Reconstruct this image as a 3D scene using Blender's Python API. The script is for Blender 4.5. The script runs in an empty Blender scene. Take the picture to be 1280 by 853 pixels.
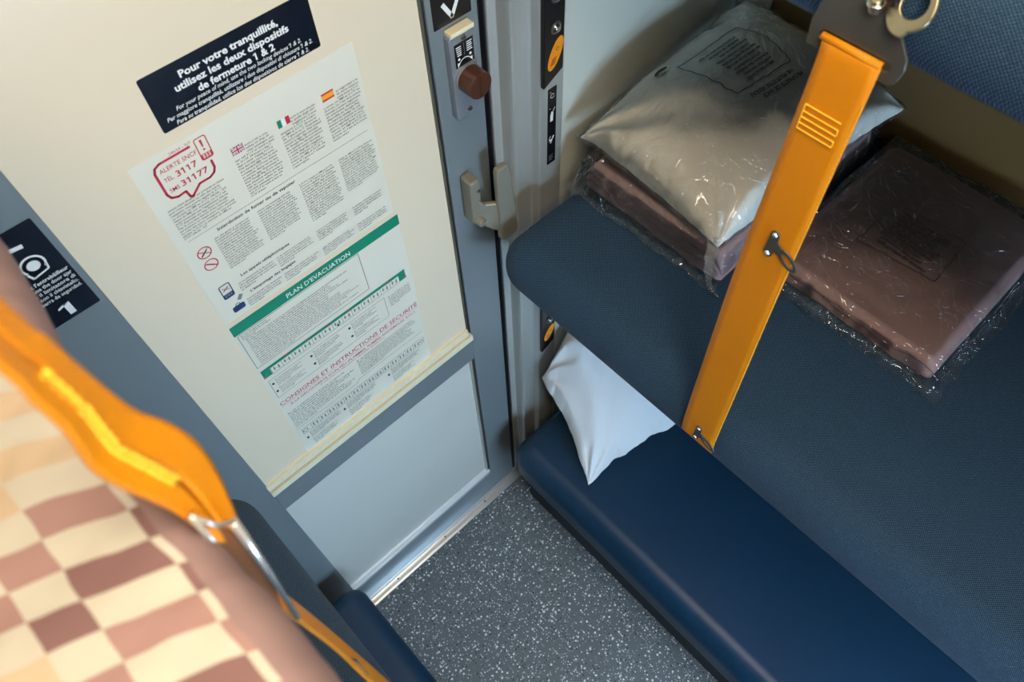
import bpy, bmesh, math, random
from mathutils import Vector, Matrix, noise
from mathutils.bvhtree import BVHTree
S = bpy.context.scene
COL = S.collection
R = math.radians

# ------------------------------------------------------------------ camera
CAM = Vector((0.0, -0.70, 2.247))
cd = bpy.data.cameras.new('camera'); cam = bpy.data.objects.new('camera', cd); COL.objects.link(cam)
rx = Vector((0.73035538, -0.68242858, -0.02953389))
ry = Vector((0.59265801, 0.61159745, 0.52412312))
rz = Vector((-0.33961374, -0.40029963, 0.85113025))
cam.matrix_world = Matrix(((rx.x, ry.x, rz.x, CAM.x), (rx.y, ry.y, rz.y, CAM.y), (rx.z, ry.z, rz.z, CAM.z), (0, 0, 0, 1)))
cd.sensor_width = 36; cd.lens = 951.15 / 1280 * 36; cd.clip_start = 0.01
cd.dof.use_dof = True; cd.dof.focus_distance = 1.25; cd.dof.aperture_fstop = 8.5
S.camera = cam
# ------------------------------------------------------------------ light and exposure
S.view_settings.view_transform = 'Standard'; S.view_settings.look = 'None'
S.view_settings.gamma = 1; S.view_settings.use_curve_mapping = False
S.view_settings.exposure = 0.08
w = bpy.data.worlds.new('world'); S.world = w; w.use_nodes = True
bg = w.node_tree.nodes['Background']; bg.inputs[0].default_value = (.6, .78, 1, 1); bg.inputs[1].default_value = 1.0
def area(name, loc, target, sx, sy, power, color):
    l = bpy.data.lights.new(name, 'AREA'); l.shape = 'RECTANGLE'; l.size = sx; l.size_y = sy
    l.energy = power; l.color = color
    o = bpy.data.objects.new(name, l); COL.objects.link(o); o.location = loc
    o.rotation_euler = (Vector(target) - Vector(loc)).to_track_quat('-Z', 'Y').to_euler()
    return o
LAMP = area('ceiling_light', (0.08, -0.86, 2.622), (0.18, -0.72, 0), 0.34, 1.30, 21, (1.0, .89, .72))
DAY = area('window_daylight', (0.26, -2.14, 1.20), (0.50, -0.6, 0.30), 0.8, 0.8, 44, (.46, .71, 1.0))

# ------------------------------------------------------------------ materials
def mat(name, col, rough=.5, metal=0.0, spec=None, coat=0.0):
    m = bpy.data.materials.new(name); m.use_nodes = True
    b = m.node_tree.nodes['Principled BSDF']
    b.inputs['Base Color'].default_value = (*col, 1); b.inputs['Roughness'].default_value = rough
    b.inputs['Metallic'].default_value = metal
    if spec is not None: b.inputs['Specular IOR Level'].default_value = spec
    if coat: b.inputs['Coat Weight'].default_value = coat; b.inputs['Coat Roughness'].default_value = .1
    return m
def N(m, t, **kw):
    n = m.node_tree.nodes.new(t)
    for k, v in kw.items(): setattr(n, k, v)
    return n
def LK(m, a, b): m.node_tree.links.new(a, b)
def bsdf(m): return m.node_tree.nodes['Principled BSDF']
def srgb(r, g, b):
    f = lambda c: (c / 255 / 12.92) if c / 255 <= .04045 else ((c / 255 + .055) / 1.055) ** 2.4
    return (f(r), f(g), f(b))
def noisy(m, scale, amount, bump=0.0, detail=4, stretch=(1, 1, 1)):
    """soft colour variation and optional bump from object-space noise"""
    tc = N(m, 'ShaderNodeTexCoord'); mp = N(m, 'ShaderNodeMapping'); mp.inputs['Scale'].default_value = stretch
    nz = N(m, 'ShaderNodeTexNoise'); nz.inputs['Scale'].default_value = scale; nz.inputs['Detail'].default_value = detail
    LK(m, tc.outputs['Object'], mp.inputs[0]); LK(m, mp.outputs[0], nz.inputs['Vector'])
    b = bsdf(m); c = b.inputs['Base Color'].default_value[:]
    if amount:
        mx = N(m, 'ShaderNodeMix', data_type='RGBA')
        mx.inputs[6].default_value = (*[x * (1 - amount) for x in c[:3]], 1)
        mx.inputs[7].default_value = (*[min(1, x * (1 + amount)) for x in c[:3]], 1)
        LK(m, nz.outputs['Fac'], mx.inputs[0]); LK(m, mx.outputs[2], b.inputs['Base Color'])
    if bump:
        bp = N(m, 'ShaderNodeBump'); bp.inputs['Strength'].default_value = 1; bp.inputs['Distance'].default_value = bump
        LK(m, nz.outputs['Fac'], bp.inputs['Height']); LK(m, bp.outputs[0], b.inputs['Normal'])
    return m
def fabric(name, dark, light, pitch, sx, bump=.0006):
    """basket weave: little light threads on a dark ground, following the cushion round its front edge"""
    m = mat(name, dark, .8, spec=.18)
    tc = N(m, 'ShaderNodeTexCoord'); sp = N(m, 'ShaderNodeSeparateXYZ'); LK(m, tc.outputs['Object'], sp.inputs[0])
    k = 2 * math.pi / pitch
    def mth(op, a, b=None):
        n = N(m, 'ShaderNodeMath', operation=op)
        for i, v in enumerate((a, b)):
            if v is None: continue
            if isinstance(v, (int, float)): n.inputs[i].default_value = v
            else: LK(m, v, n.inputs[i])
        return n.outputs[0]
    nz = N(m, 'ShaderNodeTexNoise'); nz.inputs['Scale'].default_value = 220; nz.inputs['Detail'].default_value = 2
    LK(m, tc.outputs['Object'], nz.inputs['Vector'])
    jit = mth('MULTIPLY', nz.outputs['Fac'], 2.4)
    u = mth('ADD', mth('MULTIPLY', mth('ADD', mth('MULTIPLY', sp.outputs[0], sx), sp.outputs[2]), k), jit)
    v = mth('ADD', mth('MULTIPLY', sp.outputs[1], k), jit)
    ww = mth('MULTIPLY', mth('SINE', u), mth('SINE', v))
    h = mth('ADD', mth('MULTIPLY', ww, .5), .5)
    n2 = N(m, 'ShaderNodeTexNoise'); n2.inputs['Scale'].default_value = 900; LK(m, tc.outputs['Object'], n2.inputs['Vector'])
    f = mth('MULTIPLY', mth('POWER', h, 2.2), mth('MULTIPLY', n2.outputs['Fac'], 1.7))
    mx = N(m, 'ShaderNodeMix', data_type='RGBA'); mx.inputs[6].default_value = (*dark, 1); mx.inputs[7].default_value = (*light, 1)
    LK(m, f, mx.inputs[0]); LK(m, mx.outputs[2], bsdf(m).inputs['Base Color'])
    bp = N(m, 'ShaderNodeBump'); bp.inputs['Distance'].default_value = bump; bp.inputs['Strength'].default_value = .8
    LK(m, h, bp.inputs['Height']); LK(m, bp.outputs[0], bsdf(m).inputs['Normal'])
    bsdf(m).inputs['Sheen Weight'].default_value = .04
    return m
def speckle_floor():
    m = mat('speckled_vinyl', srgb(96, 104, 112), .42)
    tc = N(m, 'ShaderNodeTexCoord'); b = bsdf(m); prev = None
    nz = N(m, 'ShaderNodeTexNoise'); nz.inputs['Scale'].default_value = 3; nz.inputs['Detail'].default_value = 6
    LK(m, tc.outputs['Object'], nz.inputs['Vector'])
    mx = N(m, 'ShaderNodeMix', data_type='RGBA'); LK(m, nz.outputs['Fac'], mx.inputs[0])
    mx.inputs[6].default_value = (*srgb(86, 94, 98), 1); mx.inputs[7].default_value = (*srgb(106, 113, 114), 1)
    prev = mx.outputs[2]
    for sc, th, colr, keep in ((88, .19, srgb(240, 242, 240), .42), (140, .22, srgb(215, 220, 220), .30), (115, .19, srgb(14, 18, 24), .30), (190, .22, srgb(190, 198, 204), .22)):
        mp = N(m, 'ShaderNodeMapping'); mp.inputs['Location'].default_value = (sc, sc * .37, 3.3)
        LK(m, tc.outputs['Object'], mp.inputs[0])
        vo = N(m, 'ShaderNodeTexVoronoi', voronoi_dimensions='2D'); vo.inputs['Scale'].default_value = sc
        LK(m, mp.outputs[0], vo.inputs['Vector'])
        sp = N(m, 'ShaderNodeSeparateColor'); LK(m, vo.outputs['Color'], sp.inputs[0])
        lim = N(m, 'ShaderNodeMath', operation='MULTIPLY'); LK(m, sp.outputs[1], lim.inputs[0]); lim.inputs[1].default_value = th * 1.5
        a = N(m, 'ShaderNodeMath', operation='LESS_THAN'); LK(m, vo.outputs['Distance'], a.inputs[0]); LK(m, lim.outputs[0], a.inputs[1])
        c = N(m, 'ShaderNodeMath', operation='LESS_THAN'); LK(m, sp.outputs[0], c.inputs[0]); c.inputs[1].default_value = keep
        d = N(m, 'ShaderNodeMath', operation='MULTIPLY'); LK(m, a.outputs[0], d.inputs[0]); LK(m, c.outputs[0], d.inputs[1])
        q = N(m, 'ShaderNodeMix', data_type='RGBA'); LK(m, d.outputs[0], q.inputs[0]); LK(m, prev, q.inputs[6]); q.inputs[7].default_value = (*colr, 1)
        prev = q.outputs[2]
    LK(m, prev, b.inputs['Base Color'])
    return m
def check_cloth():
    """printed duvet: wide and narrow columns of brown, rose and sand blocks between cream ones, rose hem"""
    m = mat('checked_cotton', srgb(216, 200, 168), .85, spec=.2)
    tc = N(m, 'ShaderNodeTexCoord'); sp = N(m, 'ShaderNodeSeparateXYZ')
    nz = N(m, 'ShaderNodeTexNoise'); nz.inputs['Scale'].default_value = 28; nz.inputs['Detail'].default_value = 1
    LK(m, tc.outputs['UV'], nz.inputs['Vector'])
    ad = N(m, 'ShaderNodeVectorMath', operation='MULTIPLY_ADD'); LK(m, nz.outputs['Color'], ad.inputs[0])
    ad.inputs[1].default_value = (.006, .006, 0); LK(m, tc.outputs['UV'], ad.inputs[2]); LK(m, ad.outputs[0], sp.inputs[0])
    def mth(op, a, b=None):
        n = N(m, 'ShaderNodeMath', operation=op)
        for i, v in enumerate((a, b)):
            if v is None: continue
            if isinstance(v, (int, float)): n.inputs[i].default_value = v
            else: LK(m, v, n.inputs[i])
        return n.outputs[0]
    X = mth('MULTIPLY', mth('ADD', sp.outputs[0], .0370), -1)         # distance inwards from the hem
    xs = mth('DIVIDE', X, .0475); xf = mth('FLOOR', xs)
    fr = mth('SUBTRACT', xs, xf); wide = mth('GREATER_THAN', fr, .64)
    ci = mth('ADD', mth('MULTIPLY', xf, 2), wide)
    yy = mth('DIVIDE', mth('ADD', sp.outputs[1], mth('ADD', .6085, mth('MULTIPLY', sp.outputs[0], .30))), .0148)
    ri = mth('FLOOR', yy)
    par = mth('PINGPONG', mth('ADD', ci, ri), 1)
    cv = N(m, 'ShaderNodeCombineXYZ'); LK(m, mth('ADD', ci, 7), cv.inputs[0]); LK(m, mth('FLOOR', mth('DIVIDE', ri, 2)), cv.inputs[1])
    wn = N(m, 'ShaderNodeTexWhiteNoise'); LK(m, cv.outputs[0], wn.inputs['Vector'])
    rp = N(m, 'ShaderNodeValToRGB'); rp.color_ramp.interpolation = 'CONSTANT'; LK(m, wn.outputs['Value'], rp.inputs[0])
    e = rp.color_ramp.elements; e[0].position = 0; e[0].color = (*srgb(124, 92, 88), 1); e[1].position = .45; e[1].color = (*srgb(152, 118, 110), 1)
    k = e.new(.72); k.color = (*srgb(186, 162, 134), 1)
    mx = N(m, 'ShaderNodeMix', data_type='RGBA'); LK(m, par, mx.inputs[0]); mx.inputs[6].default_value = (*srgb(184, 175, 158), 1); LK(m, rp.outputs[0], mx.inputs[7])
    # seam strip then rose hem
    hem = mth('GREATER_THAN', sp.outputs[0], -.0335)
    m2 = N(m, 'ShaderNodeMix', data_type='RGBA'); LK(m, hem, m2.inputs[0]); LK(m, mx.outputs[2], m2.inputs[6]); m2.inputs[7].default_value = (*srgb(138, 112, 108), 1)
    LK(m, m2.outputs[2], bsdf(m).inputs['Base Color'])
    return m
def film(name, tint=(1, 1, 1), bump=.0025, scale=26, haze=.06):
    m = bpy.data.materials.new(name); m.use_nodes = True; nt = m.node_tree
    for n in list(nt.nodes): nt.nodes.remove(n)
    out = nt.nodes.new('ShaderNodeOutputMaterial'); tr = nt.nodes.new('ShaderNodeBsdfTransparent'); tr.inputs[0].default_value = (*tint, 1)
    gl = nt.nodes.new('ShaderNodeBsdfGlossy'); gl.inputs['Roughness'].default_value = .05
    df = nt.nodes.new('ShaderNodeBsdfDiffuse'); df.inputs[0].default_value = (.85, .87, .86, 1)
    fr = nt.nodes.new('ShaderNodeFresnel'); fr.inputs[0].default_value = 1.5
    tc = nt.nodes.new('ShaderNodeTexCoord'); hs = []
    def mth(op, a, b):
        n = nt.nodes.new('ShaderNodeMath'); n.operation = op
        for k, v in enumerate((a, b)):
            if isinstance(v, (int, float)): n.inputs[k].default_value = v
            elif v is not None: nt.links.new(v, n.inputs[k])
        return n.outputs[0]
    for sc_, wt in ((scale, 1.0), (scale * 2.7, .5)):
        nz = nt.nodes.new('ShaderNodeTexNoise'); nz.inputs['Scale'].default_value = sc_; nz.inputs['Detail'].default_value = 2; nz.inputs['Distortion'].default_value = 1.0
        nt.links.new(tc.outputs['Object'], nz.inputs['Vector'])
        r_ = mth('SUBTRACT', 1.0, mth('ABSOLUTE', mth('MULTIPLY', mth('SUBTRACT', nz.outputs['Fac'], .5), 4.0), None))
        hs.append(mth('MULTIPLY', mth('POWER', mth('MAXIMUM', r_, 0.0), 7.0), wt))
    hh = mth('ADD', hs[0], hs[1])
    bp = nt.nodes.new('ShaderNodeBump'); bp.inputs['Distance'].default_value = bump; bp.inputs['Strength'].default_value = 1
    nt.links.new(hh, bp.inputs['Height'])
    nt.links.new(bp.outputs[0], gl.inputs['Normal'])
    m1 = nt.nodes.new('ShaderNodeMixShader'); m1.inputs[0].default_value = haze
    nt.links.new(tr.outputs[0], m1.inputs[1]); nt.links.new(df.outputs[0], m1.inputs[2])
    mu = nt.nodes.new('ShaderNodeMath'); mu.operation = 'MULTIPLY'; mu.inputs[1].default_value = 1.9; nt.links.new(fr.outputs[0], mu.inputs[0])
    m2 = nt.nodes.new('ShaderNodeMixShader'); nt.links.new(mu.outputs[0], m2.inputs[0]); nt.links.new(m1.outputs[0], m2.inputs[1]); nt.links.new(gl.outputs[0], m2.inputs[2])
    nt.links.new(m2.outputs[0], out.inputs[0])
    return m
M = dict(
    cream=noisy(mat('cream_laminate', srgb(228, 211, 182), .20, spec=.55), 2.2, .02, .0009, 2),
    creamwall=noisy(mat('off_white_wall_panel', srgb(214, 214, 198), .3), 4, .03, .0004, 2),
    lip=noisy(mat('cream_glazing_bar', srgb(236, 224, 190), .3), 6, .03),
    stile=noisy(mat('painted_grey_aluminium', srgb(122, 130, 132), .28, .15), 14, .05),
    alu=noisy(mat('brushed_aluminium', srgb(186, 186, 178), .34, .40), 40, .10, 0, 4, (1, 1, .02)),
    silver=noisy(mat('satin_silver_panel', srgb(208, 207, 196), .20, .0), 5, .06, .0008, 3),
    thresh=noisy(mat('worn_aluminium_sill', srgb(190, 188, 182), .30, .8), 60, .22, 0, 5, (.06, 1, 1)),
    seal=mat('black_rubber', (.006, .006, .009), .45),
    gasket=mat('brown_gasket', srgb(84, 78, 62), .5),
    dark=mat('black_printed_vinyl', srgb(14, 19, 30), .22),
    blackp=mat('black_gloss_plastic', (.008, .008, .010), .22),
    lip_and_glint=mat('aluminium_lip_and_highlights', srgb(232, 236, 236), .25, .2), nickel=mat('bright_nickel', (.82, .80, .74), .26, .75), inner=mat('shaded_orange_webbing', srgb(120, 66, 8), .7),
    white=mat('white_ink', srgb(236, 236, 230), .45), paper=mat('white_poster_vinyl', srgb(224, 218, 198), .42),
    ink=mat('black_ink', srgb(42, 42, 44), .5), red=mat('red_ink', srgb(190, 20, 48), .45), green=mat('green_ink', srgb(8, 128, 96), .45),
    yellow=mat('yellow_ink', srgb(244, 160, 20), .45), navy=mat('navy_ink', srgb(28, 48, 92), .45), grayink=mat('grey_ink', srgb(120, 126, 126), .45),
    pinkink=mat('faded_red_ink', srgb(190, 88, 100), .5),
    brown=mat('brown_knob_plastic', srgb(74, 40, 24), .30), plate=noisy(mat('silver_lock_plate', srgb(158, 162, 166), .35, .6), 30, .04),
    handle=mat('grey_cast_handle', srgb(140, 136, 122), .38, .25),
    orangeb=mat('orange_button', srgb(250, 150, 20), .3), orangedk=mat('orange_icon', srgb(196, 84, 10), .4),
    chrome=mat('chrome', (.75, .74, .70), .14, 1.0), steel=noisy(mat('dull_zinc_steel', srgb(104, 103, 98), .36, .6), 30, .08),
    brass=mat('yellowed_zinc', srgb(176, 166, 138), .28, .9),
    tan=noisy(mat('brown_laminate', srgb(128, 102, 62), .45), 6, .05),
    ceil=mat('white_ceiling', srgb(214, 212, 204), .5),
    cotton=noisy(mat('white_pillow_cotton', srgb(236, 232, 220), .8, spec=.2), 16, .03, .0012),
    cottonb=noisy(mat('white_paper_pillow_cover', srgb(226, 228, 228), .7, spec=.3), 16, .02, .0012),
    mauve=noisy(mat('mauve_blanket', srgb(164, 134, 132), .9, spec=.15), 30, .08, .0008),
    floor=speckle_floor(), check=check_cloth(),
    weaveR=fabric('blue_woven_upholstery', srgb(13, 36, 60), srgb(84, 118, 144), .0034, 1),
    weaveL=fabric('navy_woven_upholstery', srgb(18, 32, 48), srgb(112, 138, 160), .0034, -1),
    smooth=noisy(mat('dark_blue_smooth_upholstery', srgb(16, 50, 76), .40, spec=.5), 160, .10, .0002),
    cshell=mat('grey_berth_shell', srgb(72, 78, 82), .5), kick=mat('dark_plinth', srgb(40, 44, 48), .6),
    web=None, stitch=mat('yellow_thread', srgb(255, 205, 50), .6),
    filmA=film('clear_bag', haze=.03, scale=9, bump=.004), filmB=film('clear_bag_dim', haze=.02, scale=9, bump=.004), filmT=film('clear_bag_tail', haze=.24, scale=40, bump=.004),
    lamp=mat('lamp_diffuser', (.9, .88, .8), .4), glass=None, sky=None,
)
def webbing():
    m = mat('orange_webbing', srgb(226, 138, 2), .5, spec=.35)
    tc = N(m, 'ShaderNodeTexCoord'); wv = N(m, 'ShaderNodeTexWave', bands_direction='Z'); wv.inputs['Scale'].default_value = 260
    wv.inputs['Distortion'].default_value = 1; LK(m, tc.outputs['Object'], wv.inputs['Vector'])
    bp = N(m, 'ShaderNodeBump'); bp.inputs['Distance'].default_value = .0002; LK(m, wv.outputs['Fac'], bp.inputs['Height']); LK(m, bp.outputs[0], bsdf(m).inputs['Normal'])
    return noisy(m, 18, .07)
M['web'] = webbing()
g = mat('window_glass', (1, 1, 1), 0.0); bsdf(g).inputs['Transmission Weight'].default_value = 1; bsdf(g).inputs['IOR'].default_value = 1.02; M['glass'] = g

# ------------------------------------------------------------------ mesh helpers
class MB:
    def __init__(s): s.v = []; s.f = []; s.m = []; s.mats = []
    def mi(s, m):
        if m not in s.mats: s.mats.append(m)
        return s.mats.index(m)
    def add(s, vs, fs, m):
        b = len(s.v); k = s.mi(m); s.v += [tuple(p) for p in vs]
        s.f += [tuple(i + b for i in f) for f in fs]; s.m += [k] * len(fs)
    def box(s, a, b, m):
        x0, y0, z0 = a; x1, y1, z1 = b
        s.add([(x0, y0, z0), (x1, y0, z0), (x1, y1, z0), (x0, y1, z0), (x0, y0, z1), (x1, y0, z1), (x1, y1, z1), (x0, y1, z1)],
              [(0, 3, 2, 1), (4, 5, 6, 7), (0, 1, 5, 4), (1, 2, 6, 5), (2, 3, 7, 6), (3, 0, 4, 7)], m)
    def prism(s, pts, off, m):
        """pts: closed loop of 3D points, extruded by vector off"""
        n = len(pts); off = Vector(off); a = [Vector(p) for p in pts]
        s.add(a + [p + off for p in a], [tuple(range(n)), tuple(range(2 * n - 1, n - 1, -1))] + [(i, i + n, (i + 1) % n + n, (i + 1) % n) for i in range(n)], m)
    def ring(s, outer, inner, off, m):
        """plate with a hole; outer and inner have the same number of points"""
        n = len(outer); off = Vector(off); o = [Vector(p) for p in outer]; i_ = [Vector(p) for p in inner]
        vs = o + i_ + [p + off for p in o] + [p + off for p in i_]; fs = []
        for k in range(n):
            j = (k + 1) % n
            fs += [(k, j, n + j, n + k), (2 * n + k, 3 * n + k, 3 * n + j, 2 * n + j), (k, 2 * n + k, 2 * n + j, j), (n + k, n + j, 3 * n + j, 3 * n + k)]
        s.add(vs, fs, m)
    def tube(s, pts, r, m, seg=8, closed=False):
        pts = [Vector(p) for p in pts]; n = len(pts); rs = r if isinstance(r, (list, tuple)) else [r] * n
        vs = []; prev = None
        for i, p in enumerate(pts):
            a = pts[i - 1] if (i > 0 or closed) else p; b = pts[(i + 1) % n] if (i < n - 1 or closed) else p
            t = (b - a).normalized()
            if prev is None: u = t.orthogonal().normalized()
            else: u = (prev - t * prev.dot(t)).normalized()
            prev = u; v = t.cross(u)
            vs += [p + (u * math.cos(2 * math.pi * k / seg) + v * math.sin(2 * math.pi * k / seg)) * rs[i] for k in range(seg)]
        fs = [(i * seg + k, i * seg + (k + 1) % seg, ((i + 1) % n) * seg + (k + 1) % seg, ((i + 1) % n) * seg + k) for i in range(n if closed else n - 1) for k in range(seg)]
        if not closed: fs += [tuple(range(seg))[::-1], tuple(range((n - 1) * seg, n * seg))]
        s.add(vs, fs, m)
    def cyl(s, c, axis, r, h, m, seg=32, r2=None, sx=1.0):
        c = Vector(c); a = Vector(axis).normalized(); u = a.orthogonal().normalized(); v = a.cross(u); r2 = r if r2 is None else r2
        vs = [c + (u * math.cos(t) + v * math.sin(t)) * r for t in [2 * math.pi * k / seg for k in range(seg)]]
        vs += [c + a * h + (u * math.cos(t) + v * math.sin(t)) * r2 for t in [2 * math.pi * k / seg for k in range(seg)]]
        s.add(vs, [tuple(range(seg))[::-1], tuple(range(seg, 2 * seg))] + [(k, (k + 1) % seg, (k + 1) % seg + seg, k + seg) for k in range(seg)], m)
    def grid(s, P, m, close=False):
        h = len(P); w_ = len(P[0]); vs = [p for r_ in P for p in r_]
        s.add(vs, [(i * w_ + j, i * w_ + j + 1, (i + 1) * w_ + j + 1, (i + 1) * w_ + j) for i in range(h - 1) for j in range(w_ - 1)], m)
    def build(s, name, parent=None, smooth=False, bevel=0, seg=2, merge=False):
        me = bpy.data.meshes.new(name); me.from_pydata(s.v, [], s.f)
        for m in s.mats: me.materials.append(m)
        me.polygons.foreach_set('material_index', s.m)
        if merge or smooth or bevel:
            bm = bmesh.new(); bm.from_mesh(me)
            if merge: bmesh.ops.remove_doubles(bm, verts=bm.verts, dist=1e-5)
            bmesh.ops.recalc_face_normals(bm, faces=bm.faces)
            bm.to_mesh(me); bm.free()
        if smooth:
            me.polygons.foreach_set('use_smooth', [True] * len(me.polygons))
        me.update()
        o = bpy.data.objects.new(name, me); COL.objects.link(o)
        if bevel:
            b = o.modifiers.new('bevel', 'BEVEL'); b.width = bevel; b.segments = seg; b.limit_method = 'ANGLE'; b.angle_limit = R(40)
            b.harden_normals = False; me.polygons.foreach_set('use_smooth', [True] * len(me.polygons))
            wn = o.modifiers.new('wn', 'WEIGHTED_NORMAL'); wn.keep_sharp = False
        if parent is not None: o.parent = parent; o.matrix_parent_inverse = parent.matrix_world.inverted()
        return o
def thing(name, label, cat, loc=(0, 0, 0), group=None):
    o = bpy.data.objects.new(name, None); COL.objects.link(o); o.location = loc; o.empty_display_size = .05
    o.matrix_world = Matrix.Translation(loc)
    o['label'] = label; o['category'] = cat
    if group: o['group'] = group
    return o
def struct(o): o['kind'] = 'structure'; return o
def lab(o, s): o['label'] = s; return o

def text_mesh(s, bold=0.0, shear=0.0):
    """glyph outlines as (verts, faces) in the xy plane, 1 unit high type"""
    cu = bpy.data.curves.new('t', 'FONT'); cu.body = s; cu.size = 1; cu.offset = bold; cu.shear = shear; cu.resolution_u = 2
    o = bpy.data.objects.new('t', cu); COL.objects.link(o)
    bpy.context.view_layer.update()
    me = bpy.data.meshes.new_from_object(o.evaluated_get(bpy.context.evaluated_depsgraph_get()))
    vs = [Vector(v.co) for v in me.vertices]; fs = [tuple(p.vertices) for p in me.polygons]
    bpy.data.objects.remove(o); bpy.data.curves.remove(cu); bpy.data.meshes.remove(me)
    return vs, fs
def flag_ones(s, bold, shear, vs, fs):
    if '1' not in s: return
    one, _ = text_mesh('1', bold, shear)
    x0 = min(v.x for v in one); x1 = max(v.x for v in one); h = max(v.y for v in one); wd = x1 - x0
    for i, ch in enumerate(s):
        if ch != '1': continue
        p, _ = text_mesh(s[:i + 1], bold, shear); xr = max(v.x for v in p); k = len(vs)
        vs += [Vector((xr - wd * .2, h, 0)), Vector((xr - wd, h, 0)), Vector((xr - wd - .16, h * .83, 0)), Vector((xr - wd - .16, h * .68, 0)), Vector((xr - wd * .9, h * .82, 0))]
        fs += [(k, k + 1, k + 2, k + 3, k + 4)]
def put_text(mb, s, x0, x1, z, size, m, y, bold=0.0, shear=0.0, align='L'):
    """text on a wall facing -y; x1=None keeps the natural width; z is the baseline"""
    vs, fs = text_mesh(s, bold, shear)
    if not vs: return
    if size > .0068: flag_ones(s, bold, shear, vs, fs)
    a = min(v.x for v in vs); b = max(v.x for v in vs)
    sx = size if x1 is None else (x1 - x0) / (b - a)
    mb.add([(x0 + (v.x - a) * sx, y, z + v.y * size) for v in vs], fs, m)
def rect(mb, x0, x1, z0, z1, m, y):
    mb.add([(x0, y, z0), (x1, y, z0), (x1, y, z1), (x0, y, z1)], [(0, 1, 2, 3)], m)
def line(mb, x0, z0, x1, z1, wd, m, y):
    d = Vector((x1 - x0, z1 - z0)); n = Vector((-d.y, d.x)).normalized() * wd / 2
    mb.add([(x0 + n.x, y, z0 + n.y), (x0 - n.x, y, z0 - n.y), (x1 - n.x, y, z1 - n.y), (x1 + n.x, y, z1 + n.y)], [(0, 1, 2, 3)], m)
def ringxz(mb, cx, cz, r0, r1, m, y, a0=0, a1=360, seg=32, sz=1.0):
    vs = []; n = seg
    for k in range(n + 1):
        t = R(a0 + (a1 - a0) * k / n)
        vs += [(cx + r0 * math.cos(t), y, cz + r0 * sz * math.sin(t)), (cx + r1 * math.cos(t), y, cz + r1 * sz * math.sin(t))]
    mb.add(vs, [(2 * k, 2 * k + 2, 2 * k + 3, 2 * k + 1) for k in range(n)], m)
def rrect(x0, x1, z0, z1, r, n=5):
    pts = []
    for cx, cz, a in ((x1 - r, z1 - r, 0), (x0 + r, z1 - r, 90), (x0 + r, z0 + r, 180), (x1 - r, z0 + r, 270)):
        for k in range(n + 1):
            t = R(a + 90 * k / n); pts.append((cx + r * math.cos(t), cz + r * math.sin(t)))
    return pts

# ------------------------------------------------------------------ the room
XL, XR, YB, ZC = -0.70, 1.17, -2.05, 2.66
b = MB(); b.box((XL - .05, YB - .05, -.06), (XR + .05, .20, 0), M['floor']); struct(b.build('floor'))
b = MB(); b.box((XL - .05, YB - .05, ZC), (XR + .05, .20, ZC + .05), M['ceil']); struct(b.build('ceiling'))
b = MB(); b.box((XL - .05, YB, 0), (XL, .12, ZC), M['tan']); struct(b.build('wall_left'))
b = MB(); b.box((XR, YB, 0), (XR + .05, .12, ZC), M['tan'])
# pale corner trim where the rear panel meets the door-side partition
b2 = MB(); b2.box((XR - .012, -.100, 1.0), (XR, -.030, ZC), M['creamwall'])
struct(b.build('wall_right')); struct(b2.build('trim_3', bevel=.004))
b = MB(); b.box((.700, -.030, 0), (XR, .12, ZC), M['creamwall']); struct(b.build('wall_front_right'))
b = MB(); b.box((XL, -.010, 0), (-.150, .12, ZC), M['creamwall']); struct(b.build('wall_front_left'))
b = MB(); b.box((-.150, -.010, 2.02), (.600, .12, ZC), M['creamwall']); struct(b.build('wall_front_top'))
b = MB(); b.box((-.150, .035, 0), (.60, .12, 2.02), M['seal']); struct(b.build('wall_front_behind_door'))
# window wall
b = MB(); W0, W1, Z0, Z1 = -.15, .67, .78, 1.66
b.box((XL, YB - .05, 0), (XR, YB, Z0), M['creamwall']); b.box((XL, YB - .05, Z1), (XR, YB, ZC), M['creamwall'])
b.box((XL, YB - .05, Z0), (W0, YB, Z1), M['creamwall']); b.box((W1, YB - .05, Z0), (XR, YB, Z1), M['creamwall'])
struct(b.build('wall_back'))
wn_ = MB(); wn_.box((W0, YB - .03, Z0), (W1, YB - .025, Z1), M['glass']); wo = struct(wn_.build('window_1'))
wf = MB(); t = .03
wf.box((W0 - .02, YB - .02, Z0 - .02), (W1 + .02, YB + .012, Z0 + t), M['alu']); wf.box((W0 - .02, YB - .02, Z1 - t), (W1 + .02, YB + .012, Z1 + .02), M['alu'])
wf.box((W0 - .02, YB - .02, Z0 + t), (W0 + t, YB + .012, Z1 - t), M['alu']); wf.box((W1 - t, YB - .02, Z0 + t), (W1 + .02, YB + .012, Z1 - t), M['alu'])
wf.build('window_frame', wo, bevel=.003)

# door post beside the opening: stepped aluminium section running floor to ceiling
def sweep_z(mb, prof, z0, z1, m):
    n = len(prof); vs = [(x, y, z0) for x, y in prof] + [(x, y, z1) for x, y in prof]
    mb.add(vs, [tuple(range(n))[::-1], tuple(range(n, 2 * n))] + [(i, (i + 1) % n, (i + 1) % n + n, i + n) for i in range(n)], m)
b = MB()
sweep_z(b, [(.583, .034), (.583, .002), (.598, .000), (.600, -.016), (.604, -.022), (.610, -.0225), (.612, -.018), (.616, -.0165),
            (.640, -.0175), (.645, -.022), (.648, -.0305), (.652, -.0335), (.700, -.0335), (.700, .034)], 0, ZC, M['alu'])
struct(b.build('trim_1', bevel=.0012))
b = MB()
sweep_z(b, [(.565, .030), (.565, .006), (.570, .003), (.574, .010), (.578, .003), (.583, .006), (.583, .030)], 0.0, 2.02, M['seal'])
o = struct(b.build('trim_2'))
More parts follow.
